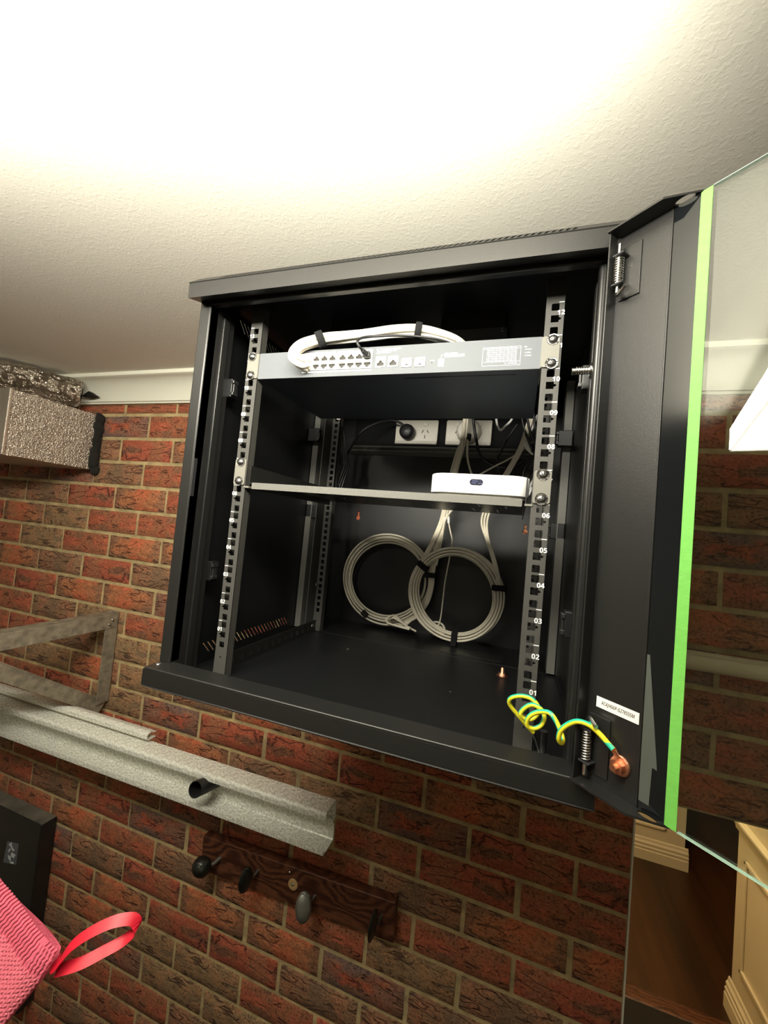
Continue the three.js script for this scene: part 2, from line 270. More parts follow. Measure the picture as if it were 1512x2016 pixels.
// ───────────────────────── room shell ─────────────────────────
const OPX = 498, OPY = -316;                       // doorway: left jamb, lintel
{ // back wall: mortar body with the doorway cut away, bricks laid proud of it
  const w = thing('wall_back', null, null, [0, FLOOR, WALL - 60], null, 'structure');
  part('mortar', [box(-2500, OPX - 1, FLOOR, CEIL, WALL - 110, WALL - 5.5), box(OPX - 1, 1620, OPY, CEIL, WALL - 110, WALL - 5.5), box(1620, 2600, FLOOR, CEIL, WALL - 110, WALL - 5.5)], mortarMat, w);
  part('plaster_edge', box(OPX - 2, OPX + 1.5, FLOOR, OPY, WALL - 110, WALL - 3), corniceMat, w);
  const brickGeo = (x0, x1, y0, y1) => {            // worn face on a coarse grid with rounded arrises
    const nx = 6, ny = 3, cx = (x0 + x1) / 2, cy = (y0 + y1) / 2, hw = (x1 - x0) / 2, hh = (y1 - y0) / 2, s = (rnd() * 1e4) | 0, off = rr(-1.2, 1.0), pos = [], uv = [], idx = [];
    const full = (x1 - x0) / 230, u0 = rnd() * (1 - Math.min(full, 1)), fx = rnd() < 0.5, fy = rnd() < 0.5;
    for (let j = -1; j <= ny + 1; j++) for (let i = -1; i <= nx + 1; i++) {
      const back = i < 0 || j < 0 || i > nx || j > ny, a = clamp(i / nx), b = clamp(j / ny);
      let x = cx + (a * 2 - 1) * hw, y = cy + (b * 2 - 1) * hh, z = WALL + off;
      const edge = i <= 0 || j <= 0 || i >= nx || j >= ny;
      if (back) z = WALL - 12; else if (edge) z += -2.2; else { z += (vnoise(i * 0.9, j * 0.9, 64, 64, s) - 0.5) * 2.6; x += rr(-4, 4); y += rr(-3, 3); }
      if (!back && edge) { x += rr(-0.8, 0.4) * Math.sign(a - 0.5); y += rr(-0.8, 0.4) * Math.sign(b - 0.5); }
      pos.push(x, y, z); let tu = u0 + a * Math.min(full, 1), tv = b; uv.push(fx ? 1 - tu : tu, fy ? 1 - tv : tv);
    }
    const n = nx + 3;
    for (let j = 0; j < ny + 2; j++) for (let i = 0; i < nx + 2; i++) { const a = j * n + i; idx.push(a, a + 1, a + n + 1, a, a + n + 1, a + n); }
    const g = new THREE.BufferGeometry(); g.setAttribute('position', new THREE.Float32BufferAttribute(pos, 3)); g.setAttribute('uv', new THREE.Float32BufferAttribute(uv, 2)); g.setIndex(idx); g.computeVertexNormals(); return g;
  };
  const cam = camera.clone(); cam.aspect = 0.75; cam.updateMatrixWorld(true); cam.updateProjectionMatrix();
  const far = [[], [], []]; let count = 0;
  for (let r = -1; r <= 32; r++) {
    const yc = 500.5 - 86 * r, y0 = yc - 37, y1 = Math.min(yc + 37, 581);
    if (y1 < FLOOR) continue;
    for (let k = -11; k <= 11; k++) {
      let x0 = -90 + 240 * k - (Math.abs(r) % 2) * 120 + 6 + rr(-1.5, 1.5), x1 = x0 + 228 + rr(-2, 2);
      if (x0 < -2480 || x1 > 2590) continue;
      if (yc < OPY) { if (x0 > OPX - 30 && x1 < 1640) continue; if (x0 < OPX && x1 > OPX - 4) x1 = OPX - 4; if (x0 < 1620 && x1 > 1620) x0 = 1624; if (x0 > OPX && x1 < 1624) continue; }
      if (x1 - x0 < 20) continue;
      const c = W((x0 + x1) / 2, yc, WALL).project(cam), inView = Math.abs(c.x) < 1.13 && Math.abs(c.y) < 1.08 && c.z < 1;
      const hidden = x0 > -290 && x1 < 290 && yc > -20;
      let t = rnd(); const tone = t < 0.25 ? 0 : t < 0.45 ? 1 : t < 0.62 ? 2 : t < 0.70 ? 3 : t < 0.80 ? 4 : 5;
      if (inView && !hidden && count < 300) { part('brick', brickGeo(x0, x1, Math.max(y0, FLOOR), y1), brickMats[tone], w, { uv: true }); count++; }
      else far[tone % 3].push(brickGeo(x0, x1, Math.max(y0, FLOOR), y1));
    }
  }
  far.forEach((f, i) => f.length && part('brick_courses', f, brickMats[i], w, { uv: true, kind: 'stuff' }));
}
solo('ceiling', null, null, box(-2620, 2720, CEIL, CEIL + 60, WALL - 110, 3100), ceilingMat, [0, CEIL, 0], { kind: 'structure' });
solo('floor', null, null, box(-2620, 2720, FLOOR - 60, FLOOR, WALL - 110, 3100), floorDark, [0, FLOOR, 0], { kind: 'structure' });
solo('wall_left', null, null, box(-2620, -2500, FLOOR, CEIL, WALL - 110, 3100), paintWall, [-2560, FLOOR, 0], { kind: 'structure' });
solo('wall_right', null, null, box(2600, 2720, FLOOR, CEIL, WALL - 110, 3100), paintWall, [2660, FLOOR, 0], { kind: 'structure' });
solo('wall_front', null, null, box(-2500, 2600, FLOOR, CEIL, 3000, 3100), paintWall, [0, FLOOR, 3050], { kind: 'structure' });
{ // coved cornice: lip on the ceiling, hollow face, foot on the brickwork
  const pf = [[WALL + 1, CEIL], [-426, CEIL], [-426, 656], [-430, 655]];
  for (let i = 0; i <= 12; i++) { const t = i / 12, a = t * Math.PI / 2; pf.push([-432 - 60 * Math.sin(a) , 654 - 66 * (1 - Math.cos(a))]); }
  pf.push([-500, 588], [-500, 582], [WALL + 1, 582]);
  const g = toCreasedNormals(ext('x', pf, -2500, 2600), 0.5);
  const tr = solo('trim_1', null, null, g, corniceMat, [0, 590, -470], { kind: 'structure' });
  part('torn_gap', ext('z', [[-1300, 618], [-1262, 600], [-1300, 594], [-1335, 600]], -478, -462), portDark, tr);
}
// hall seen through the doorway
solo('floor_hall', null, null, box(0, 6000, FLOOR - 60, FLOOR, -9000, -2390), floorWood, [3000, FLOOR, -5000], { kind: 'structure' });
solo('floor_passage', null, null, box(0, 3000, FLOOR - 60, FLOOR - 2, -2303, WALL - 110), floorDark, [1000, FLOOR, -1500], { kind: 'structure' });
solo('trim_2', null, null, ext('x', [[-2390, FLOOR - 40], [-2390, FLOOR], [-2380, FLOOR + 3], [-2312, FLOOR + 3], [-2303, FLOOR - 3], [-2303, FLOOR - 40]], 0, 1561), boardWood, [800, FLOOR, -2350], { kind: 'structure' });
solo('ceiling_hall', null, null, box(0, 6000, CEIL, CEIL + 60, -9000, WALL - 110), ceilingMat, [3000, CEIL, -5000], { kind: 'structure' });
const skirt = [[0, 0], [24, 0], [24, 76], [18, 84], [22, 94], [22, 106], [14, 112], [18, 122], [18, 134], [9, 146], [6, 164], [0, 172]];
const chairRail = [[0, 0], [8, 4], [10, 22], [18, 34], [22, 50], [30, 58], [30, 70], [0, 78]];
{ // pier of the hall facing the doorway
  const w = thing('wall_hall_far', null, null, [1100, FLOOR, -3700], null, 'structure');
  part('wall_face', box(200, 1709, FLOOR, CEIL, -3800, -3591), creamTrim, w);
  part('skirting', ext('x', skirt.map(p => [-3591 + p[0], FLOOR + p[1]]), 200, 1733), creamTrim, w);
  part('chair_rail', ext('x', chairRail.map(p => [-3591 + p[0], FLOOR + 1005 + p[1]]), 200, 1735), creamTrim, w);
  const pm = (x0, x1, y0, y1) => [box(x0, x1, y0, y0 + 22, -3591, -3577, 6), box(x0, x1, y1 - 22, y1, -3591, -3577, 6), box(x0, x0 + 22, y0, y1, -3591, -3577, 6), box(x1 - 22, x1, y0, y1, -3591, -3577, 6)];
  parts('panel_moulding', pm(700, 1572, FLOOR + 268, FLOOR + 900), creamTrim, w);
}
{ // hall wall on the right, its face square to the brick wall
  const w = thing('wall_hall_right', null, null, [1660, FLOOR, -1500], null, 'structure');
  part('wall_face', box(1561, 1760, FLOOR, CEIL, -2467, WALL - 112), creamTrim, w);
  const mz = (prof, y) => { const g = ext('z', prof.map(p => [1561 - p[0], FLOOR + y + p[1]]), -2490, WALL - 112); return g; };
  part('skirting', mz(skirt, 0), creamTrim, w);
  part('chair_rail', mz(chairRail, 1005), creamTrim, w);
  const pm = (z0, z1, y0, y1) => [box(1547, 1561, y0, y0 + 24, z0, z1, 6), box(1547, 1561, y1 - 24, y1, z0, z1, 6), box(1547, 1561, y0, y1, z0, z0 + 24, 6), box(1547, 1561, y0, y1, z1 - 24, z1, 6)];
  parts('panel_moulding', pm(-2376, -1500, FLOOR + 300, -1438), creamTrim, w);
}
solo('wall_hall_end', null, null, box(0, 6000, FLOOR, CEIL, -9100, -9000), creamTrim, [3000, FLOOR, -9050], { kind: 'structure' });
solo('wall_hall_left', null, null, box(-80, 0, FLOOR, CEIL, -9000, WALL - 110), creamTrim, [-40, FLOOR, -5000], { kind: 'structure' });
solo('wall_hall_side', null, null, box(6000, 6100, FLOOR, CEIL, -9000, -2467), creamTrim, [6050, FLOOR, -5000], { kind: 'structure' });

// ───────────────────────── ceiling lamp (behind the photographer; mirrored in the glass door) ─────────────────────────
{
  const t = thing('ceiling_lamp', 'long white batten lamp with rounded end fixed to the ceiling', 'ceiling lamp', [LAMP.x, CEIL, LAMP.z]);
  t.rotation.y = LAMP.turn;
  const o = [LAMP.x, LAMP.z], L = LAMP.len / 2, wd = LAMP.wid / 2;
  const metal = mat({ color: new THREE.Color(0.75, 0.75, 0.72), roughness: 0.5 });
  const glow = mat({ color: new THREE.Color(0.85, 0.84, 0.78), roughness: 0.6, emissive: LAMPCOL, emissiveIntensity: 8.0 });
  part('housing', box(o[0] - L, o[0] + L, LAMP.y - 6, CEIL, o[1] - 28, o[1] + 28, 4), metal, t);
  part('diffuser', box(o[0] - L + 8, o[0] + L - 8, LAMP.y - LAMP.deep, LAMP.y - 6, o[1] - wd, o[1] + wd, 5), glow, t);
  for (const s of [-1, 1]) part('end_cap', box(o[0] + s * (L - 8), o[0] + s * (L + 10), LAMP.y - LAMP.deep - 2, LAMP.y, o[1] - wd - 2, o[1] + wd + 2, 6), metal, t);
}
{
  const t = thing('hall_lamp', 'round white ceiling lamp in the hall beyond the doorway', 'ceiling lamp', [HALL.x, CEIL, HALL.z]);
  part('base', lathe([[0, 0], [70, 0], [70, -20], [0, -20]].map(p => [p[0], p[1]]), [HALL.x, CEIL, HALL.z], [0, 1, 0]), whitePlastic, t);
  part('globe', new THREE.SphereGeometry(60, 20, 14).translate(HALL.x, CEIL - 78, HALL.z), mat({ color: 0xffffff, emissive: new THREE.Color(1, 0.8, 0.5), emissiveIntensity: 2 }), t);
}

// ───────────────────────── wall cabinet ─────────────────────────
const U = 44.45, PITCH = [6.35, 22.25, 38.1];
const cab = thing('network_cabinet', 'black wall-mounted network rack cabinet with its glass door swung open', 'cabinet', [0, -63, -505]);
{
  const slots = (y, z0, n, dir) => Array.from({ length: n }, (_, i) => { const z = z0 - 11.2 * i; return [[z + 1.7, y + 9.5], [z - 15.5, y - 9.5], [z - 18.9, y - 9.5], [z - 1.7, y + 9.5]]; });
  for (const s of [-1, 1]) {
    const x0 = s < 0 ? -300 : 298.4;
    part('side_panel', ext('x', rect(-505, -62, 40, 582), x0, x0 + 1.6, [...slots(562, -36, 32), ...slots(-20, -34, 24)]), powderIn, cab);
    // folded frame behind the panel: front return, rib, rear upright and rails front to back
    const X = (a, b) => s < 0 ? [-b, -a] : [a, b];
    const bx = (xa, xb, y0, y1, z0, z1, r = 0) => box(...X(xa, xb), y0, y1, z0, z1, r);
    parts('frame_return', [bx(279, 282, -45, 550, -2, 55, 1), bx(276, 280, -40, 540, 12, 26, 1.5)], powder, cab);
    parts('rear_upright', [bx(284, 297, -40, 232, -344, -341), bx(284, 297, 262, 420, -344, -341), bx(284, 297, 446, 560, -344, -341), bx(282, 284, -40, 560, -380, -341)], shelfPaint, cab);
    part('bottom_side_rail', ext('x', rect(-352, -45, -2, -18), s < 0 ? -246 : 244, s < 0 ? -244 : 246, Array.from({ length: 14 }, (_, i) => rect(-340 + i * 24, -37, -332 + i * 24, -27))), powder, cab);
    for (const [y, z] of [[432, -8], [432, -320], [246, -350], [120, -8]]) {
      const c = part('panel_clip', bx(270, 297, y - 16, y + 16, z - 10, z + 8, 1.5), powderIn, cab);
      part('clip_spring', [bx(266, 271, y - 13, y - 7, z - 4, z + 9, 1), bx(266, 271, y + 7, y + 13, z - 4, z + 9, 1), bx(267, 270, y - 8, y + 8, z - 3, z + 6, 1)], darkMetal, c);
    }
  }
  part('back_panel', ext('z', rect(-298, -62, 298, 582), -505, -503.4, [...[-222, 224].map(x => { return [...[[x + 3, 249.5], [x + 3, 262], [x - 3, 262], [x - 3, 249.5]], ...Array.from({ length: 13 }, (_, i) => { const a = (118 + i * (304 / 12)) * Math.PI / 180; return [x + 6.2 * Math.cos(a), 244 + 6.2 * Math.sin(a)]; })]; })]), powderIn, cab);
  part('dark_gap_sheet', box(-256, 262, 448, 557, -503.6, -502), mattBlack, cab, { label: 'matt black sheet added for the dark opening around the outlets' });  // black sheet laid on the panel to stand for the dark opening
  part('lightened_lip', ext('x', [[-503.4, 424], [-496, 424], [-478, 430], [-478, 434], [-500, 450], [-503.4, 450]], -262, 268), earMetal, cab);  // lip coloured lighter than the panel to stand in for light on it
  const fl = part('floor_panel', [box(-298, 298, -47, -45, -505, 50), box(-298, 298, -45, -44, -503, -352)], powderIn, cab);
  part('cable_entry', ext('y', rrect(60, -420, 196, -372, 6), -44, -43.2), powder, fl);
  part('floor_stud', [lathe([[0, 0], [11, 0], [11, 1.2], [7, 1.4], [7, 6], [3.2, 6.2], [3.2, 16], [0, 16]], [199, -45, -285], [0, 1, 0], 12)], copper, cab, { label: 'copper floor stud' });
  parts('floor_hole', [cyl([-118, -45, -262], [-118, -44.5, -262], 3.5), cyl([120, -45, -150], [120, -44.6, -150], 2.2)], chrome, cab);
  part('top_panel', box(-298, 298, 577, 580, -505, 55), powderIn, cab);
  // fans under the roof
  for (const x0 of [-142, 61]) {
    const cx = x0 + 53, cz = -140, fs = new THREE.Shape(rrect(x0, -193, x0 + 106, -87, 5).map(p => new THREE.Vector2(...p)));
    const h = new THREE.Path(); h.absarc(cx, cz, 48, 0, 6.2832); fs.holes.push(h);
    const f = part('cooling_fan', ext('y', fs, 551, 577), powder, cab);
    const blades = [lathe([[0, 0], [17, 0], [17, 16], [0, 16]], [cx, 556, cz], [0, 1, 0], 18)];
    for (let i = 0; i < 7; i++) { const b = box(14, 46, -0.8, 0.8, -9, 9); b.rotateX(0.6); b.rotateY(i / 7 * 6.2832); b.translate(cx, 564, cz); blades.push(b); }
    part('fan_rotor', blades, rubber, f);
    parts('fan_screw', [[x0 + 6, -92], [x0 + 100, -92], [x0 + 6, -188], [x0 + 100, -188]].map(([x, z]) => cyl([x, 547, z], [x, 552, z], 3)), screwMetal, f);
  }
  // front frame
  for (const s of [-1, 1]) part('front_stile', s < 0 ? box(-300, -279, -18, 553, 36, 56, 2.5) : [box(275, 283, -40, 552, 38, 54, 3.5), box(283, 291, -40, 566, 36, 60, 1.2), box(291, 300, -40, 566, 20, 56, 1)], powder, cab);
  part('latch_slot', box(-281.5, -278.5, 240, 300, 47, 54, 0.5), rubber, cab);
  part('striker_plate', box(-283, -278, 428, 446, 16, 22, 0.8), whitePlastic, cab, { label: 'pale striker plate' });
  part('top_rail', [box(-282, 284, 545, 553, 44, 56, 2), box(-282, 284, 549, 580, 44, 46)], powder, cab);
  part('bottom_rail', [box(-282, 284, -46, -19, 43, 47, 1), box(-298, 296, -22, -17, 47, 84, 2)], powder, cab);
  const louvre = (n, a, b, dx) => { const h = []; for (let i = 0; i < n; i++) { const x = -243 + 487 * i / (n - 1); h.push([[x - 1.9 - dx, a], [x + 1.9 - dx, a], [x + 1.9 + dx, b], [x - 1.9 + dx, b]]); } return h; };
  // caps: folded sheet, the sloped strip pierced with louvres
  const slope = (za, ya, zb, yb, flip) => { const L = Math.hypot(zb - za, yb - ya); const g = ext('z', rect(-300, 0, 300, L), 0, 1.5, louvre(66, 3.2, L - 3.2, 2)); const d = new THREE.Vector3(0, (yb - ya) / L, (zb - za) / L), x = new THREE.Vector3(1, 0, 0); g.applyMatrix4(new THREE.Matrix4().makeBasis(x, d, x.clone().cross(d))); return g.translate(0, ya, za); };
  const sheet = (poly, x0 = -300, x1 = 300) => ext('x', poly, x0, x1);
  const tc = part('top_cap', [sheet([[82, 543], [82, 566], [80.5, 566], [80.5, 544.5], [56, 553], [55, 551.5]]), sheet([[62, 582], [62, 584], [-505, 584], [-505, 582]]), sheet([[82, 566], [64, 583.5], [50, 583.5], [50, 551], [56, 551], [81, 543.5]], -300, -298.6), sheet([[82, 566], [64, 583.5], [50, 583.5], [50, 551], [56, 551], [81, 543.5]], 298.6, 300)], powder, cab);
  part('louvre_strip', slope(82, 566, 63, 583.8), powder, tc);
  const bc = part('bottom_cap', [box(-300, 300, -43, -20, 82, 84, 0.9), sheet([[52, -63], [52, -61], [-505, -61], [-505, -63]]), sheet([[83, -20], [83, -43], [52, -63], [40, -63], [40, -20]], -300, -298.6), sheet([[83, -20], [83, -43], [52, -63], [40, -63], [40, -20]], 298.6, 300)], powder, cab);
  part('louvre_strip', slope(51, -62.5, 83.6, -43), powder, bc);
  part('corner_plug', [lathe([[0, 2], [3.5, 1.6], [4, 0]], [-290, -17, 66], [0, 1, 0], 12)], screwMetal, cab);
  // rack rails with punched square holes
  const railHoles = s => { const h = []; for (let u = 0; u < 12; u++) PITCH.forEach((t, k) => { const x = s * 232.6, y = u * U + t, q = 4.8; h.push(k === 1 ? [[x - q, y - q], [x + q, y - q], ...(s > 0 ? [[x + q, y - 2], [x + q + 3, y - 1], [x + q + 3, y + 1], [x + q, y + 2]] : []), [x + q, y + q], [x - q, y + q], ...(s < 0 ? [[x - q, y + 2], [x - q - 3, y + 1], [x - q - 3, y - 1], [x - q, y - 2]] : [])] : rrect(x - q, y - q, x + q, y + q, 1.3, 2)); }); h.push(Array.from({ length: 10 }, (_, i) => [s * 232.6 + 1.6 * Math.cos(i * 0.628), -14 + 1.6 * Math.sin(i * 0.628)])); return h; };
  const rearHoles = s => { const h = []; for (let i = 0; i < 36; i++) { const x = s * 242, y = 6 + i * 14.8; h.push(rect(x - 4, y - 4.5, x + 4, y + 4.5)); } return h; };
  for (const s of [-1, 1]) {
    const xi = 221 * s, xo = 243.5 * s;
    const r = part('front_rack_rail', [ext('z', rect(Math.min(xi, xo), -44, Math.max(xi, xo), 568), -2, 0, railHoles(s)), box(xo - s * 2, xo, -44, 568, -40, -1), box(xi, xi + s * 1.6, -44, 568, -16, -1)], railPaint, cab);
    const num = [], dash = [];
    for (let u = 1; u <= 12; u++) { num.push(text(String(u).padStart(2, '0'), s * 239.8, (u - 1) * U + 30.6, 0.02, 6.2)); dash.push(box(s * 239.9 - 3.2, s * 239.9 + 3.2, u * U - 0.5, u * U + 0.5, 0, 0.2)); }
    part('unit_numbers', num, whitePrint, r, { kind: 'stuff', label: 'white rack unit numbers' });
    part('unit_marks', dash, whitePrint, r, { kind: 'stuff', label: 'white unit division marks' });
    const x2 = 231 * s, x3 = 254 * s;
    part('rear_rack_rail', [ext('z', rect(Math.min(x2, x3), -44, Math.max(x2, x3), 568), -352, -350, rearHoles(s)), box(x3 - s * 2, x3, -44, 568, -352, -312), box(x2, x2 + s * 2, -44, 568, -366, -350)], railPaint, cab);
    parts('rail_bolt', [[s * 251, -30, -334], [s * 251, 70, -334], [s * 251, 500, -334]].map(([x, y, z]) => lathe([[0, 4], [4, 3], [5.5, 0]], [x - s * 7, y, z], [-s, 0, 0], 12)), screwMetal, cab);
  }
  part('lock_stud', [cyl([281, 428, 30], [255, 427.5, 30], 4.2), ...Array.from({ length: 8 }, (_, i) => lathe([[4.2, 0], [5.1, 0.7], [4.2, 1.5]], [279 - i * 2.6, 428, 30], [-1, 0, 0], 14))], chrome, cab, { label: 'threaded steel stud' });
  part('lock_nut', cyl([279, 428, 30], [274, 428, 30], 9, 9, 6), chrome, cab);
  part('sill_stud', [cyl([256, -45, -4], [256, -14, -4], 4.6, 4.6, 12), cyl([256, -45, -4], [256, -43, -4], 10, 10, 18)], screwMetal, cab);

  // door: s along the leaf from the hinge, y up, n towards the inside face
  const th = 42 * Math.PI / 180, cs = Math.cos(th), sn = Math.sin(th);
  const DM = new THREE.Matrix4().makeBasis(new THREE.Vector3(cs, 0, sn), new THREE.Vector3(0, 1, 0), new THREE.Vector3(-sn, 0, cs)).setPosition(287, 0, 78);
  const D = g => { (Array.isArray(g) ? g : [g]).forEach(q => q.applyMatrix4(DM)); return g; };
  const door = part('door', D([box(0, 55, -15, 553, -6, 0, 1.2), box(0, 2, -15, 553, -6, 16, 0.8), box(53.2, 54.8, -13, 551, -6, 0.6, 0.3)]), powder, cab, { label: 'open door leaf with steel hinge stile' });
  const ov = (cx, cn) => Array.from({ length: 20 }, (_, i) => [cx + 8.5 * Math.cos(i / 20 * 6.2832), cn + 4.6 * Math.sin(i / 20 * 6.2832)]);
  const fl0 = [[0, -6], [0, 19], [54, 19], [76, 2], [84, -6]];
  parts('flange', D([ext('y', fl0, 551.5, 553.5, [ov(65, 2.5)]), ext('y', fl0, -15.5, -13.5, [ov(65, 2.5)])]), powder, door);
  part('glass_pane', D(box(55, 592, -14, 552.5, -4.6, -0.8)), glassMat, door, { label: 'clear glass pane' });
  parts('glass_edge', D([box(86, 592, -14.5, -14, -4.6, -0.8), box(86, 592, 552.5, 553, -4.6, -0.8)]), glassEdge, door);
  part('black_border', D(box(55.2, 77, -13.8, 552.3, -0.75, -0.4)), gloss, door, { label: 'glossy black printed border' });
  part('green_tape', D(box(76.8, 86, -13.8, 552.3, -0.75, -0.3)), tapeGreen, door, { label: 'bright green strip along the glass' });
  for (const [yb, up] of [[509, 1], [22, -1]]) {
    const Y = d => yb + up * d;
    const h = part('hinge_plate', D(box(5.5, 27, Math.min(Y(-29), Y(28)), Math.max(Y(-29), Y(28)), 0, 1.6, 0.5)), powder, door);
    parts('hinge_tab', D([box(3.5, 15, Y(17) - 1, Y(17) + 1, 1, 13, 0.5), box(3.5, 15, Y(-15) - 1, Y(-15) + 1, 1, 13, 0.5)]), rubber, h);
    part('hinge_pin', D(tube([[8, Y(30), 8], [8, Y(0), 8], [8, Y(-20), 8], [8.3, Y(-24.5), 8.6], [10.5, Y(-26.5), 10], [21, Y(-23), 15]], 2.3, 60, 10)), chrome, h);
    part('hinge_spring', D(helix([8, Y(-13.5), 8], [8, Y(15.5), 8], 4.2, 11, 0.75)), chrome, h);
  }
  part('grey_wedge', D(ext('z', [[55.3, 124], [57.6, 124], [69, 27], [65, 27.5], [64, -6], [55.3, -6]], -0.4, -0.15)), mat({ color: new THREE.Color(0.07, 0.078, 0.066), roughness: 0.5 }), door, { label: 'thin grey wedge on the black border' });  // thin grey wedge-shaped plate over the black border
  part('earth_stud', D([lathe([[0, 0], [9.5, 0], [9.5, 1.4], [8.4, 1.6], [8.4, 2.6], [0, 2.6]], [38, 15, 0], [0, 0, 1], 24), cyl([38, 15, 2.4], [38, 15, 8], 6.8, 6.4, 6), cyl([38, 15, 8], [38, 15, 13], 3.2, 3, 14)]), copper, door, { label: 'copper earth stud and nut' });
  const cv = document.createElement('canvas'); cv.width = 512; cv.height = 128;
  const cx = cv.getContext('2d'); cx.fillStyle = '#f3f1e6'; cx.fillRect(0, 0, 512, 128); cx.fillStyle = '#151515'; cx.font = 'italic bold 62px sans-serif'; cx.textAlign = 'center'; cx.fillText('ACAJH66P-G278555M', 262, 82, 400);
  const ct = new THREE.CanvasTexture(cv); ct.colorSpace = THREE.SRGBColorSpace;
  const lg = box(-20.5, 20.5, -5.2, 5.2, 0, 0.3, 0); { const P = lg.attributes.position, N = lg.attributes.normal, uv = lg.attributes.uv; for (let i = 0; i < P.count; i++) uv.setXY(i, N.getZ(i) > 0.5 ? (P.getX(i) + 20.5) / 41 : 0.02, N.getZ(i) > 0.5 ? (P.getY(i) + 5.2) / 10.4 : 0.02); }
  lg.translate(31.5, 64, 0.05);
  part('serial_label', D(lg), mat({ color: 0xffffff, map: ct, roughness: 0.6 }), door, { uv: true, label: 'white serial number sticker' });
}

// ───────────────────────── screws shared by the rack gear ─────────────────────────
const screw = (x, y, z) => {
  const g = [lathe([[0, 4.6], [2.6, 4.3], [4.9, 3.0], [6.0, 1.0], [6.1, 0]], [x, y, z], [0, 0, 1], 20), lathe([[7.6, 0.9], [8, 0], [0, 0]], [x, y, z], [0, 0, 1], 20)];
  return g;
};
const cross = (x, y, z, a) => [box(-3.2, 3.2, -0.75, 0.75, 0, 0.4), box(-0.75, 0.75, -3.2, 3.2, 0, 0.4)].map(g => g.rotateZ(a).translate(x, y, z + 4.1));

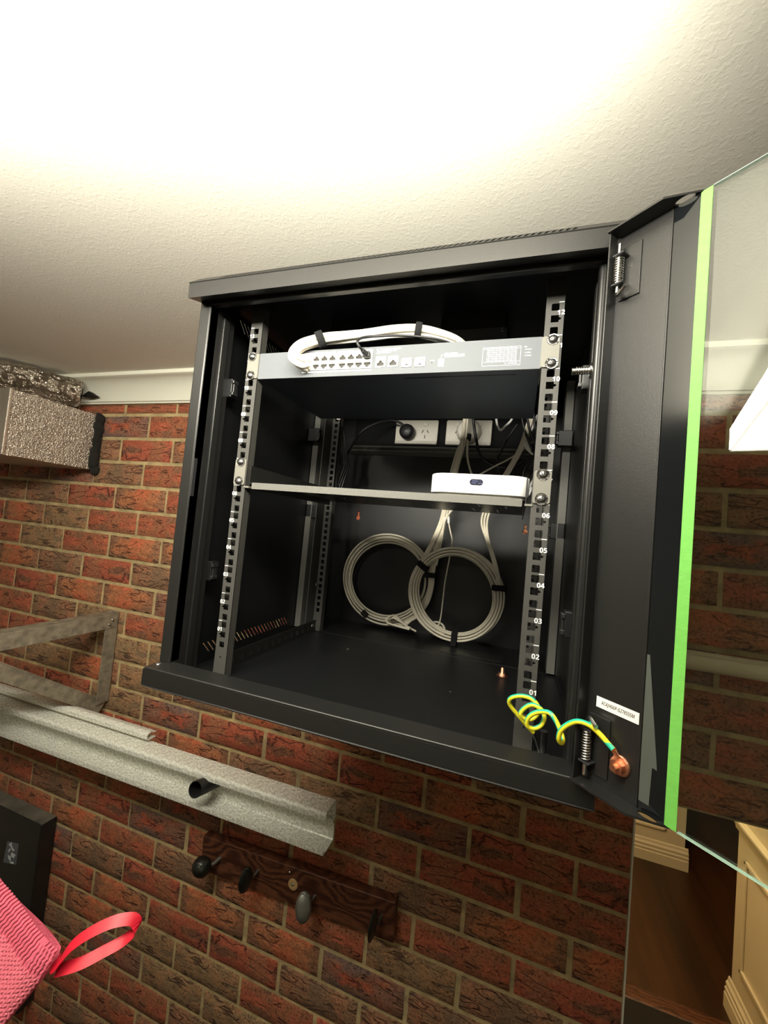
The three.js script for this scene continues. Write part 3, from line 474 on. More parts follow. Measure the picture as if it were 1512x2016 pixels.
// ───────────────────────── network switch ─────────────────────────
const RJ = (x, y, up, w = 11.4, h = 7) => { const k = up; return [[x - w / 2, y - k * h / 2], [x + w / 2, y - k * h / 2], [x + w / 2, y + k * h * 0.16], [x + w * 0.30, y + k * h * 0.16], [x + w * 0.30, y + k * h * 0.38], [x + w * 0.17, y + k * h * 0.38], [x + w * 0.17, y + k * h * 0.62], [x - w * 0.17, y + k * h * 0.62], [x - w * 0.17, y + k * h * 0.38], [x - w * 0.30, y + k * h * 0.38], [x - w * 0.30, y + k * h * 0.16], [x - w / 2, y + k * h * 0.16]]; };
{
  const t = thing('network_switch', 'grey rack-mounted network switch with two rows of white-framed ports', 'network switch', [0, 445, 0]);
  const PX = [-126.6, -112.8, -98.9, -85, -67.5, -53.6, -39.9, -25.9];
  const portRect = rect(-138, 455.5, -18.5, 481.2);
  part('chassis', [box(-219, 219, 445, 488, -225, -2.5, 1)], switchBody, t);
  parts('chassis_seam', [box(30, 88, 444.5, 445.2, -18, -15.5), box(88, 190, 444.6, 445.2, -16.5, -15.6), box(-160, -90, 444.7, 445.2, -16, -15)], rubber, t);
  part('front_panel', ext('z', rect(-219, 445, 219, 488), -2.5, 0.2, [portRect, rect(-10.6, 457, 1.0, 468.5), rect(9.2, 457, 20.8, 468.5), rect(28.6, 455, 43.4, 466), rect(48.6, 455, 63.4, 466)]), switchGrey, t);
  const pb = part('port_block', ext('z', portRect, -3, 1.2, [...PX.map(x => RJ(x, 473.6, 1)), ...PX.map(x => RJ(x, 461.2, -1))]), portWhite, t, { label: 'white port block' });
  for (const x of PX) for (const y of [473.6, 461.2]) part('port', box(x - 6.3, x + 6.3, y - 5.6, y + 5.6, -2.6, -1.6), portDark, pb);
  for (const x of [-4.8, 15]) { const q = part('uplink_port', ext('z', rect(x - 7.6, 455.8, x + 7.6, 470), -2, 1.0, [RJ(x, 461.6, 1, 11.4, 7.4)]), portWhite, t); part('port', box(x - 6.3, x + 6.3, 456.5, 468, -2.4, -1.6), portDark, q); }
  for (const x of [36, 56]) { const q = part('fibre_port', ext('z', rect(x - 7.6, 454.6, x + 7.6, 466.4), -2, 1.4, [rect(x - 6.4, 456, x + 6.4, 465)]), sfpMetal, t); part('dust_plug', [box(x - 6.2, x + 6.2, 456.2, 464.8, -2, 0.4, 0.4), box(x - 2.4, x + 2.4, 458, 462.5, 0, 2.6, 0.6)], sfpMetal, q); part('print_bar', box(x - 7, x + 7, 467.2, 468.4, 0.2, 0.35), whitePrint, q); }
  parts('button_label', [box(82.6, 90.8, 455.8, 464.6, 0.2, 0.45), box(82.6, 91, 453.4, 454.6, 0.2, 0.4)], portWhite, t);
  part('reset_hole', cyl([73.5, 459.5, 0.1], [73.5, 459.5, 0.4], 0.9), portDark, t);
  const bars = [box(-137, -80, 482.4, 484.4, 0.2, 0.4), box(-76, -19, 482.4, 484.4, 0.2, 0.4), box(-137, -82, 452, 453.8, 0.2, 0.4), box(-80, -19, 452, 453.8, 0.2, 0.4), box(-12.4, 2.8, 471, 472.6, 0.2, 0.4), box(7.4, 22.6, 471, 472.6, 0.2, 0.4)];
  parts('port_print', bars, whitePrint, t, { label: 'white print bars around the ports' });
  const leg = [];
  leg.push(...dashes(-12.5, 26, 483.4, 0.2, 1.6), ...dashes(-12.5, 19, 480.6, 0.2, 1.6), ...dashes(-12.5, 10, 477.9, 0.2, 1.6));
  leg.push(box(86, 86.5, 465, 470.4, 0.2, 0.3), box(86, 119, 470, 470.5, 0.2, 0.3), box(91, 119, 466.6, 467, 0.2, 0.3), ...dashes(91, 112, 472.2, 0.2, 1.3), ...dashes(91, 119, 468.7, 0.2, 1.2), ...dashes(70.5, 77, 462.6, 0.2, 1.2));
  for (const y of [477, 474.6, 456.6, 451.4]) leg.push(box(144, 193.4, y - 0.2, y + 0.2, 0.2, 0.3));
  for (const x of [144, 193.4]) leg.push(box(x - 0.2, x + 0.2, 451.4, 477, 0.2, 0.3));
  for (let i = 0; i < 8; i++) { leg.push(box(149.6 + i * 5, 149.8 + i * 5, 456.6, 477, 0.2, 0.3)); leg.push(...dashes(151, 153, 475.8, 0.2, 1.2).map(g => g.translate(i * 5, 0, 0))); for (let j = 0; j < 6; j++) leg.push(box(151 + i * 5, 153.4 + i * 5, 457.6 + j * 2.8, 459.0 + j * 2.8, 0.2, 0.3)); }
  leg.push(...dashes(174, 190, 454, 0.2, 1.4), ...dashes(196.5, 201, 475.4, 0.2, 1.3), ...dashes(199, 207, 472, 0.2, 1.2), ...dashes(199, 206, 467.6, 0.2, 1.2), ...dashes(199, 207, 463.6, 0.2, 1.2));
  part('legend_print', leg, greyPrint, t, { kind: 'stuff', label: 'pale printed legend' });
  for (const s of [-1, 1]) {
    const e = part('rack_ear', [ext('z', rrect(s > 0 ? 219.4 : -241, 446, s > 0 ? 241 : -219.4, 487, 2.5, 4), 0.3, 2.2), box(s * 218.9, s * 220.6, 446, 487, -60, 1)], earMetal, t);
    for (const k of [38.1, 6.35]) { const q = part('screw', screw(s * 232.6, 10 * U + k, 2.2), screwMetal, e); part('screw_recess', cross(s * 232.6, 10 * U + k, 2.2, rr(0, 1.5)), portDark, q); }
  }
}

// ───────────────────────── shelf and white gateway ─────────────────────────
{
  const t = thing('rack_shelf', 'black vented rack shelf with a bright folded front lip', 'shelf', [0, 262, 0]);
  const h = []; for (let r = 0; r < 3; r++) for (let i = 0; i < 9; i++) { const x = -184 + i * 44 + (r % 2) * 18, z = -62 - r * 86; if (x < 200) h.push(rrect(x - 1.8, z - 34, x + 1.8, z + 34, 1.7, 3)); }
  part('tray', [ext('y', rect(-213, -300, 213, -1), 270.5, 272, h)], powder, t);
  part('front_lip', [ext('z', rrect(-208, 262, 210, 272.4, 1.4, 3), -3, 0.4)], shelfPaint, t, { label: 'bright folded front lip' });
  parts('side_flange', [box(-215, -213.6, 262, 300, -300, -1), box(213.6, 215, 262, 300, -300, -1)], powder, t);
  for (const s of [-1, 1]) {
    const e = part('rack_ear', [ext('z', rrect(s > 0 ? 222 : -243, 267.6, s > 0 ? 243 : -222, 310, 3, 4), 0.3, 2.2), box(s * 213, s * 223, 263, 266, -10, 1.5, 0.6)], earMetal, t);
    for (const k of [38.1, 6.35]) { const q = part('screw', screw(s * 232.6, 6 * U + k, 2.2), screwMetal, e); part('screw_recess', cross(s * 232.6, 6 * U + k, 2.2, rr(0, 1.5)), portDark, q); }
  }
}
{
  const t = thing('internet_gateway', 'white flat rounded internet gateway with a small oval blue screen', 'router', [150, 272.4, -72]);
  part('body', ext('y', rrect(83, -142, 218, -5, 24, 8), 276, 303, [], 1.6), whitePlastic, t);
  part('foot', ext('y', rrect(88, -138, 214, -10, 22, 8), 272.5, 276.2), outletGrey, t, { label: 'grey foot' });
  const cv = document.createElement('canvas'); cv.width = 256; cv.height = 128; const c = cv.getContext('2d');
  c.fillStyle = '#0a1020'; c.fillRect(0, 0, 256, 128); c.fillStyle = '#b9ccff'; for (const [x0, x1, y0] of [[46, 158, 30], [192, 216, 28], [40, 122, 72], [166, 238, 74]]) for (let x = x0; x < x1; x += 13) c.fillRect(x, y0 + (x * 7 % 5), 10, 22 - (x * 5 % 9));
  const ctx2 = new THREE.CanvasTexture(cv); ctx2.colorSpace = THREE.SRGBColorSpace;
  const g = ext('z', rrect(140, 287.6, 158, 296, 4.1, 6), -5.2, -4.6); const P = g.attributes.position, uv = new Float32Array(P.count * 2); for (let i = 0; i < P.count; i++) { uv[2 * i] = (P.getX(i) - 140) / 18; uv[2 * i + 1] = (P.getY(i) - 287.6) / 8.4; } g.setAttribute('uv', new THREE.BufferAttribute(uv, 2));
  part('display', g, mat({ color: new THREE.Color(0.02, 0.02, 0.03), roughness: 0.15, emissive: 0xffffff, emissiveMap: ctx2, emissiveIntensity: 0.55 }), t, { uv: true, label: 'oval blue-white display' });
}

// ───────────────────────── power outlets and plugs ─────────────────────────
{
  const mk = (x0, label) => {
    const t = thing('power_outlet', label, 'power outlet', [x0 + 58, 487, WALL]);
    part('wall_box', box(x0 + 4, x0 + 113, 458, 516, WALL - 6, -497), outletGrey, t);
    part('face_plate', ext('z', rrect(x0, 454, x0 + 117, 520, 4, 4), -498, -489, [], 1.6), outletGrey, t);
    part('lower_rim', box(x0 + 1, x0 + 116, 454.5, 462, -489, -486, 1.2), outletGrey, t);
    for (const [cx, k] of [[x0 + 34, 0], [x0 + 83, 1]]) {
      part('rocker_switch', ext('z', rrect(cx - 7, 504, cx + 7, 514, 2, 3), -489, -486, [], 0.8), outletGrey, t);
      parts('socket_slot', [box(-1, 1, -4.5, 4.5, 0, 0.4).rotateZ(-0.52).translate(cx - 7, 489, -488.9), box(-1, 1, -4.5, 4.5, 0, 0.4).rotateZ(0.52).translate(cx + 7, 489, -488.9), box(cx - 1, cx + 1, 470, 479, -488.9, -488.5)], portDark, t);
    }
    return t;
  };
  mk(-130, 'double wall power outlet on the left, a black plug in its left socket');
  mk(9, 'double wall power outlet on the right behind the white cables');
  const p = thing('power_plug', 'round black power plug in the left outlet', 'plug', [-94, 484, -488]);
  part('plug_body', lathe([[0, 30], [12, 29], [19, 24], [20.5, 14], [20.5, 0], [0, 0]], [-93, 484, -488], [0, 0, 1], 26), cordBlack, p);
  part('plug_cord', tube([[-96, 492, -468], [-106, 502, -462], [-130, 508, -452], [-165, 494, -430], [-196, 470, -415], [-212, 440, -405], [-222, 408, -395], [-236, 370, -385], [-252, 330, -376], [-256, 300, -372]], 3.2, 70, 8), cordBlack, p);
  const q = thing('power_adaptor', 'round grey plug adaptor in the right outlet', 'plug', [70, 487, -488]);
  part('plug_body', lathe([[0, 34], [22, 33], [29, 27], [31, 12], [31, 0], [0, 0]], [70, 487, -488], [0, 0, 1], 30), outletGrey, q);
}

// ───────────────────────── cables ─────────────────────────
// a bunch of strands round a centre path, slightly twisted
function strands(path, n, r, spread, twist, flat = 1) {
  const c = new THREE.CatmullRomCurve3(path.map(V), false, 'centripetal'), N = path.length * 6, out = [];
  for (let k = 0; k < n; k++) {
    const ring = n <= 5 ? 1 : (k < Math.ceil(n * 0.35) ? 0.42 : 1), a0 = k * 2.399 + 0.3, pts = [];
    const up = new THREE.Vector3(0, 0, 1);
    for (let i = 0; i <= N; i++) { const t = i / N, p = c.getPoint(t), d = c.getTangent(t), s1 = d.clone().cross(up).normalize(), s2 = s1.clone().cross(d).normalize(), a = a0 + twist * t; pts.push(p.addScaledVector(s1, spread * ring * Math.cos(a)).addScaledVector(s2, flat * spread * ring * Math.sin(a)).toArray()); }
    out.push(tube(pts, r, N * 2, 8));
  }
  return out;
}
const tie = (p, d, r, w) => { const D = V(d).normalize(), a = V(p).addScaledVector(D, -w / 2).toArray(); return lathe([[r, 0], [r + 1.6, 0.4], [r + 1.9, w / 2], [r + 1.6, w - 0.4], [r, w]], a, d, 22); };
{
  const t = thing('switch_cable_bundle', 'thick bundle of white network cables looping from the switch over its top', 'cable bundle', [0, 488, -10]);
  const path = [[-126.6, 462, 4], [-130, 461, 16], [-137, 466, 24], [-139, 476, 22], [-134, 490, 14], [-119, 501, 4], [-100, 507, -2], [-70, 510, -6], [-30, 513, -9], [10, 516, -11], [45, 515, -14], [75, 511, -25], [98, 507, -42], [112, 501, -66], [124, 497, -100], [130, 495, -150]];
  strands(path, 9, 3.1, 7.2, 2.6, 0.8).forEach(g => part('cable', g, cableWhite, t));
  part('cable', tube([[-126.6, 474, 4], [-129, 473, 14], [-134, 470, 20], [-138, 472, 21]], 3, 24, 8), cableWhite, t);
  for (const y of [473.6, 461.2]) part('plug', box(-132.2, -121, y - 5.2, y + 5.2, -1, 9, 1.2), cableCream, t);
  part('hook_loop_tie', tie([-109, 505, 0.5], [0.86, 0.44, -0.3], 11.5, 12), hookLoop, t);
  part('hook_loop_tie', tie([45, 515, -14], [0.95, -0.07, -0.28], 11.2, 10), hookLoop, t);
}
{
  const t = thing('patch_lead', 'thin black network lead plugged into the top right port', 'cable', [-26, 474, 2]);
  part('boot', [box(-31.6, -20.4, 469.6, 478.4, -1, 9, 1.4), cyl([-26, 474, 8], [-28, 475, 19], 4.6, 3.2, 12)], cordBlack, t);
  part('clip', box(-28.2, -23.4, 477.6, 480, 0, 8, 0.6), outletGrey, t);
  part('lead', tube([[-27, 474.4, 14], [-30, 477, 24], [-34, 484, 26], [-33, 491, 21], [-26, 497, 14], [-12, 501, 6], [8, 503.5, 1], [35, 504, -5], [70, 502, -14], [95, 499.5, -30], [110, 497, -60]], 1.9, 80, 8), cordBlack, t);
}
{ // black leads lying on the switch behind the white bundle
  const t = thing('black_leads', 'thin black leads curving over the switch top behind the white bundle', 'cable', [0, 489, -40]);
  part('lead', tube([[-100, 490.5, -16], [-78, 497, -24], [-52, 498, -22], [-34, 493, -14], [-28, 490.5, -30]], 1.7, 40, 7), cordBlack, t);
  part('lead', tube([[-96, 490.5, -30], [-70, 494, -34], [-46, 494, -30], [-30, 490.5, -40]], 1.7, 40, 7), cordBlack, t);
  part('lead', tube([[104, 490.5, -40], [124, 499, -52], [150, 500, -50], [172, 494, -44], [182, 490.5, -60]], 1.8, 40, 7), cordBlack, t);
  part('lead', tube([[100, 490.5, -60], [128, 503, -70], [156, 503, -66], [184, 490.5, -80]], 1.8, 40, 7), cordBlack, t);
}
{ // cables falling from behind the switch past the outlet to the shelf
  const t = thing('dropping_cables', 'bunch of pale cables dropping past the right outlet, tied with black', 'cable bundle', [62, 440, -430]);
  strands([[72, 560, -330], [71, 520, -400], [72, 480, -428], [71, 460, -430], [58, 425, -432], [47, 375, -436], [38, 318, -440], [30, 255, -444], [16, 210, -446], [-2, 168, -448], [-14, 145, -448]], 6, 2.7, 6.5, 0.7, 0.6).forEach(g => part('cable', g, cableCream, t));
  part('cable', tube([[75, 560, -330], [76, 500, -418], [76, 450, -425], [79, 410, -425], [86, 385, -425], [96, 360, -425], [98, 330, -425], [60, 290, -430], [36, 255, -440], [30, 203, -446], [22, 140, -448]], 2.7, 90, 8), cableCream, t);
  part('hook_loop_tie', tie([71, 461, -430], [0.1, 1, 0], 10.5, 15), hookLoop, t);
}
{
  const t = thing('hanging_white_lead', 'single thin pale cable hanging beside the crossing coils', 'cable', [48, 140, -446]);
  part('lead', tube([[70, 520, -398], [66, 430, -418], [52, 340, -430], [45, 290, -436], [44, 254, -440], [50, 228, -444], [56, 205, -446], [54, 172, -447], [51, 143, -447], [47, 100, -447], [46, 60, -446], [44, 11, -444], [40, -10, -440]], 1.8, 80, 7), cableCream, t);
  parts('plug_sleeve', [cyl([43.6, 262, -438], [44.4, 248, -441], 3.4, 3, 10), cyl([34, 262, -440.5], [31, 250, -442], 3.6, 3.2, 10)], whitePlastic, t);
}
function coil(cx, cy, cz, rx, ry, turns, r, thick, depth, a0, a1) {  // one continuous cable wound as a hank
  const pts = [], n = Math.round((turns + (a1 - a0) / 6.2832) * 30);
  const ph = Array.from({ length: 8 }, () => rr(-1, 1));
  for (let i = 0; i <= n; i++) { const a = a0 + i / 30 * 6.2832, k = Math.floor(i / 30), f = (i % 30) / 30, o = ph[k % 8] + (ph[(k + 1) % 8] - ph[k % 8]) * sm(f), z = ph[(k + 3) % 8] + (ph[(k + 4) % 8] - ph[(k + 3) % 8]) * sm(f); pts.push([cx + (rx + thick * o) * Math.cos(a), cy + (ry + thick * o) * Math.sin(a), cz + depth * z]); }
  return pts;
}
const hank = (cx, cy, cz, rx, ry, n, r, rad, pitch) => Array.from({ length: n }, (_, k) => {   // separate laid turns of the hank
  const e = (k - (n - 1) / 2), ro = e * pitch, w = rr(0, 6.28), q = rr(0.6, 1.6), z = (k % 2 - 0.5) * r * 2.2, pts = [];
  for (let i = 0; i < 48; i++) { const a = i / 48 * 6.2832, d = ro + q * r * 0.7 * Math.sin(2 * a + w); pts.push([cx + (rx + d) * Math.cos(a), cy + (ry + d) * Math.sin(a), cz + z + q * Math.sin(a + w)]); }
  return tube(pts, r, 150, rad, true);
});
{
  const t = thing('cable_coil', 'left pale cable coil hung against the cabinet back, partly behind the other', 'cable coil', [-110, 88, -468]);
  hank(-110, 88, -470, 113, 106, 6, 2.6, 8, 4.2).forEach(g => part('cable_turn', g, cableCream, t));
  part('hook_loop_tie', box(-9, 9, -7, 7, -13, 13, 3).rotateZ(-0.65).translate(-160, -9, -468), hookLoop, t);
  part('hook_loop_tie', box(-15, 15, -6, 6, -12, 12, 3).rotateZ(0.05).translate(8, 114, -456), hookLoop, t);
  for (const k of [0, 1, 2, 3]) part('cable_tail', tube([[66 + k * 3, 520, -402], [62 + k * 3, 450, -420], [46 + k * 3, 372, -430], [33 + k * 3, 300, -440], [24 + k * 4, 258, -444], [16 + k * 4, 200, -450], [8 + k * 3.5, 150, -456], [4 + k * 4, 112, -460], [6 + k * 3, 80, -463], [-4 + k * 3, 40, -466], [-24 + k * 2, 4, -466], [-46 - k * 6, -22 - k, -462]], 2.6, 80, 8), cableCream, t);
}
{
  const t = thing('cable_coil', 'right pale cable coil hanging in front, tied black at its bottom', 'cable coil', [75, 77, -440]);
  hank(74, 78, -440, 102.5, 102.5, 7, 2.7, 8, 3.5).forEach(g => part('cable_turn', g, cableCream, t));
  part('hook_loop_tie', box(-15, 15, -7, 7, -12, 12, 3).rotateZ(-0.62).translate(-10, 136, -440), hookLoop, t);
  part('hook_loop_tie', box(-17, 17, -6.5, 6.5, -12, 12, 3).rotateZ(0.03).translate(176, 106, -438), hookLoop, t);
  part('hook_loop_tie', box(-7, 7, -17, 17, -12, 12, 3).translate(82, -27, -440), hookLoop, t);
  for (const k of [0, 1, 2]) part('cable_tail', tube([[214 + k * 4, 500, -372], [196 + k * 4, 430, -400], [158 + k * 5, 350, -416], [132 + k * 6.5, 295, -425], [124 + k * 6.5, 257, -430], [137 + k * 3, 218, -434], [150 + k * 3, 186, -436], [161 + k * 3.2, 154, -438], [170 + k * 3.4, 120, -438], [174 + k * 3.6, 96, -438]], 2.6, 60, 8), cableCream, t);
}
{
  const t = thing('cable_slack', 'small loops of pale cable lying behind the foot of the coils', 'cable coil', [-60, -10, -452]);
  for (const k of [0, 1, 2]) part('loop', tube([[-30, -22 - k, -450 + k * 6], [-64, -24 + k * 2, -448 + k * 6], [-90, -20 + k * 3, -446 + k * 5], [-94 + k * 4, -9 + k * 3, -446 + k * 4], [-82 + k * 4, -3 + k * 3, -446], [-60, -10 + k * 2, -448], [-36, -22, -452], [-16, -30, -455]], 2.4, 60, 8), cableCream, t);
  for (const k of [0, 1]) part('loop', tube([[20, -2 - 8 * k, -452], [36, 3 - 8 * k, -448], [50, 0 - 9 * k, -444], [57, -10 - 6 * k, -441], [54, -18 - 6 * k, -440], [40, -18 - 3 * k, -446], [24, -12, -452]], 2.4, 50, 8), cableCream, t);
}
{
  const mk = (name, label, pts, r, m) => { const t = thing(name, label, 'cable', pts[Math.floor(pts.length / 2)]); part('lead', tube(pts, r, pts.length * 10, 8), m, t); };
  mk('black_cable', 'black power cable sagging from the right outlet towards the right rear rail', [[84, 560, -380], [85, 505, -424], [91, 475, -424], [97, 451, -424], [103, 428, -424], [112, 411, -424], [126, 399, -424], [142, 392, -424], [162, 389, -424], [180, 389.5, -424], [200, 399, -422], [216, 411, -420], [236, 420, -418]], 3.3, cordBlack);
  mk('black_cable', 'thin black cable curving down behind the white gateway', [[188, 490, -420], [173, 465, -422], [160, 436, -424], [150.5, 412, -424], [147.9, 396, -424], [152, 384, -424], [160, 368, -424], [166, 340, -424]], 2.4, cordBlack);
  mk('grey_lead', 'thin grey lead rising diagonally behind the white gateway', [[96, 352, -400], [120.7, 370, -402], [149.5, 388.6, -402], [171, 401, -402], [196, 420, -405], [224, 446, -410]], 2.0, cableCream);
  mk('white_lead', 'short white lead looping below the switch underside', [[143, 505, -330], [144.7, 480, -350], [148, 467, -352], [155, 458, -352], [165, 467, -352], [176, 479, -350], [186, 500, -330]], 2.6, whitePlastic);
}
{
  const t = thing('cord_tangle', 'tangle of black and white cords beside the right rear rail', 'cable bundle', [222, 430, -390]);
  const T = [[[196, 500, -380], [202, 476, -384], [212, 450, -386], [224, 424, -388], [236, 402, -388], [232, 372, -386], [220, 352, -386]], [[206, 500, -370], [214, 470, -376], [226, 440, -380], [234, 424, -382], [224, 400, -384], [212, 380, -386], [210, 356, -388], [222, 340, -388]], [[220, 505, -366], [226, 470, -372], [232, 430, -378], [236, 400, -380], [240, 372, -380], [230, 340, -384]], [[240, 505, -372], [236, 470, -376], [228, 436, -380], [236, 418, -380], [244, 390, -380]]];
  T.forEach(p => part('cord', tube(p, 2.7, 60, 8), cordBlack, t));
  for (const k of [0, 1, 2]) part('cord', tube([[230, 500, -380], [222 - k * 3, 476, -392], [214 - k * 4, 452, -395], [216 - k * 3, 432, -395], [226 - k * 2, 418, -393], [236, 408, -390], [238, 380, -390], [226 + k * 3, 345, -390], [216 + k * 4, 322, -390]], 2.4, 70, 8), whitePlastic, t);
  part('cable_tie', tie([232, 418, -386], [0.5, 1, 0], 9, 6), cordBlack, t);
}
{
  const t = thing('cord_bunch', 'looped black cords beside the left rear rail', 'cable bundle', [-232, 380, -380]);
  for (const k of [0, 1, 2]) part('cord', tube([[-236 - k * 2, 480, -366], [-232 + k * 3, 440, -374], [-228 + k * 4, 402, -380], [-238 + k * 6, 368, -384], [-250 + k * 7, 336, -384], [-244 + k * 8, 308, -382], [-230 + k * 4, 340, -380 - k * 4], [-222 + k * 4, 372, -378 - k * 4], [-228, 396, -380]], 2.4, 80, 8), cordBlack, t);
  part('tag', ext('z', rrect(-239, 478, -229, 506, 1.5, 3), -344, -343), outletGrey, t);
}
{ // earth bond between cabinet and door
  const E = [[243, -13, 10], [228, 3, 18], [213, 21, 25], [214, 28, 28], [225, 34, 30], [237, 34, 32], [244, 29, 35], [245, 21, 37], [238, 13, 38], [230, 13, 40], [226, 18, 42], [230, 26, 43], [238, 32, 45], [247, 30, 47], [251, 23, 49], [248, 14, 51], [240, 9, 52], [234, 11, 54], [233, 18, 56], [237, 26, 58], [246, 32, 60], [255, 34, 64], [261, 29, 68], [266, 20, 72], [268, 14, 77], [266, 13, 81], [263, 18, 85], [264, 28, 88], [270, 37, 91], [278, 43, 94], [288, 43, 97], [297, 38, 100], [304, 32, 103], [308, 29, 106]];
  const t = thing('earth_cable', 'curly yellow and green earth cable joining the cabinet floor to the door', 'cable', [256, -30, 10]);
  const body = part('insulation', tube(E, 2.5, 330, 12), yellow, t);
  // the green stripe runs along the outer upper side of the insulation
  const c = new THREE.CatmullRomCurve3(E.map(V), false, 'centripetal'), N = 330, pos = [], idx = [], up = new THREE.Vector3(-0.8, 0.6, -0.35).normalize();
  for (let i = 0; i <= N; i++) { const p = c.getPointAt(i / N), d = c.getTangentAt(i / N), s = up.clone().addScaledVector(d, -up.dot(d)).normalize(), b = d.clone().cross(s); for (let k = -3; k <= 3; k++) { const a = k / 3 * 1.1, q = p.clone().addScaledVector(s, 2.6 * Math.cos(a)).addScaledVector(b, 2.62 * Math.sin(a)); pos.push(q.x, q.y, q.z); } }
  for (let i = 0; i < N; i++) for (let k = 0; k < 6; k++) { const a = i * 7 + k; idx.push(a, a + 1, a + 8, a, a + 8, a + 7); }
  const sg = new THREE.BufferGeometry(); sg.setAttribute('position', new THREE.Float32BufferAttribute(pos, 3)); sg.setIndex(idx); sg.computeVertexNormals();
  const sm2 = greenStripe.clone(); sm2.side = THREE.DoubleSide; TS.set(sm2, 0.05);
  part('green_stripe', sg, sm2, body);
  part('ring_terminal', [cyl([308, 29, 106], [311, 24.5, 106], 2.6, 2.2, 12), box(-2.6, 2.6, -6, 3, -0.6, 0.6, 0.4).rotateZ(0.5).rotateY(-0.73).translate(312, 21, 103)], copper, t);
  part('ring_terminal', [cyl([243, -13, 10], [247, -22, 7], 2.6, 2.2, 12), tube([[247, -22, 7], [250, -32, 3], [254, -42, -2]], 1.6, 16, 8)], screwMetal, t);
}

// ───────────────────────── air duct, bracket and channels on the left ─────────────────────────
{
  const t = thing('duct_box', 'foil-wrapped rectangular duct box coming out of the brick wall', 'duct', [-1480, 430, WALL]);
  const b = new THREE.BoxGeometry(420, 200, 292, 12, 8, 14); tf(b, v => { const n = (a, c, s) => vnoise(a * 0.03 + 50, c * 0.03 + 50, 256, 256, s) - 0.5; v.x += 5 * n(v.y, v.z, 1); v.y += 4 * n(v.x, v.z, 2); }); b.translate(-1478, 436, -361);
  part('duct_body', b, foilBox, t);
  part('corner_tape', [box(-1690, -1263, 334, 538, -222, -213, 3)], foilTape, t, { label: 'bright foil tape on the front corner' });
  const f = []; for (let i = 0; i < 26; i++) { const a = i / 26; f.push(new THREE.IcosahedronGeometry(rr(13, 20), 1).scale(0.8, 1, 0.9).translate(-1270 + rr(-4, 6), 334 + a * 205, WALL + rr(10, 24))); } f.push(box(-1290, -1262, 332, 540, WALL, WALL + 18, 5));
  part('foam_gasket', f, foam, t, { kind: 'stuff', label: 'dark ragged foam where the duct meets the bricks' });
}
{
  const t = thing('flexible_duct', 'crumpled silver flexible duct squeezed between ceiling and duct box', 'duct', [-1420, 610, -340]);
  const mk = (pts, r, amp) => { const g = new THREE.TubeGeometry(new THREE.CatmullRomCurve3(pts.map(V)), 90, r, 40, false); const N = g.attributes.normal, P = g.attributes.position; for (let i = 0; i < P.count; i++) { const ring = Math.floor(i / 41), k = i % 41 % 40, d = amp * ((vnoise(ring * 0.55, k * 0.5, 512, 20, 7) - 0.5) * 2 + 0.7 * (Math.abs(vnoise(ring * 0.22, k * 0.3, 512, 12, 9) - 0.5) * 2)); P.setXYZ(i, P.getX(i) + N.getX(i) * d, P.getY(i) + N.getY(i) * d, P.getZ(i) + N.getZ(i) * d); } g.computeVertexNormals(); return g; };
  part('foil_sleeve', mk([[-1900, 608, 60], [-1650, 610, -120], [-1480, 610, -250], [-1390, 608, -350], [-1318, 598, -446]], 46, 5), foil, t);
  part('end_ring', lathe([[30, 0], [44, 2], [47, 14], [38, 22], [26, 22]], [-1328, 600, -432], [0.6, -0.08, -0.8], 30), foil, t);
  part('lower_sleeve', mk([[-1900, 570, 20], [-1640, 571, -150], [-1490, 572, -270], [-1400, 573, -360], [-1350, 574, -430]], 25, 2), foilBox, t);
}
{
  const t = thing('wall_bracket', 'dull steel triangular bracket fixed to the bricks', 'bracket', [-1095, -310, WALL]);
  // L angle: two flat legs with thickness
  part('wall_leg', [box(-1120, -1072, -452, -150, -503, -499, 1), box(-1076, -1072, -452, -150, -500, -460, 1)], galvDull, t);
  part('top_arm', [box(-1120, -1072, -158, -154, -500, 180, 1), box(-1073.5, -1069.5, -200, -155, -496, 180, 1)], galvDull, t);
  const L = Math.hypot(285, 417), a = Math.atan2(285, 417);
  const br = [box(-1116, -1076, -2, 2, 0, L, 1), box(-1081, -1077, -40, 2, 0, L, 1)]; br.forEach(g => g.rotateX(-a).translate(0, -452, -498)); part('brace', br, galvDull, t);
  parts('bolt', [[-1092, -172, -500], [-1092, -430, -500]].map(p => lathe([[0, 7], [6, 6.5], [7, 0]], p, [0, 0, 1], 6)).concat([lathe([[0, 4], [4, 3], [5, 0]], [-1069.5, -172, -480], [1, 0, 0], 12), lathe([[0, 4], [4, 3], [5, 0]], [-1069.5, -186, -470], [1, 0, 0], 12)]), screwMetal, t);
}
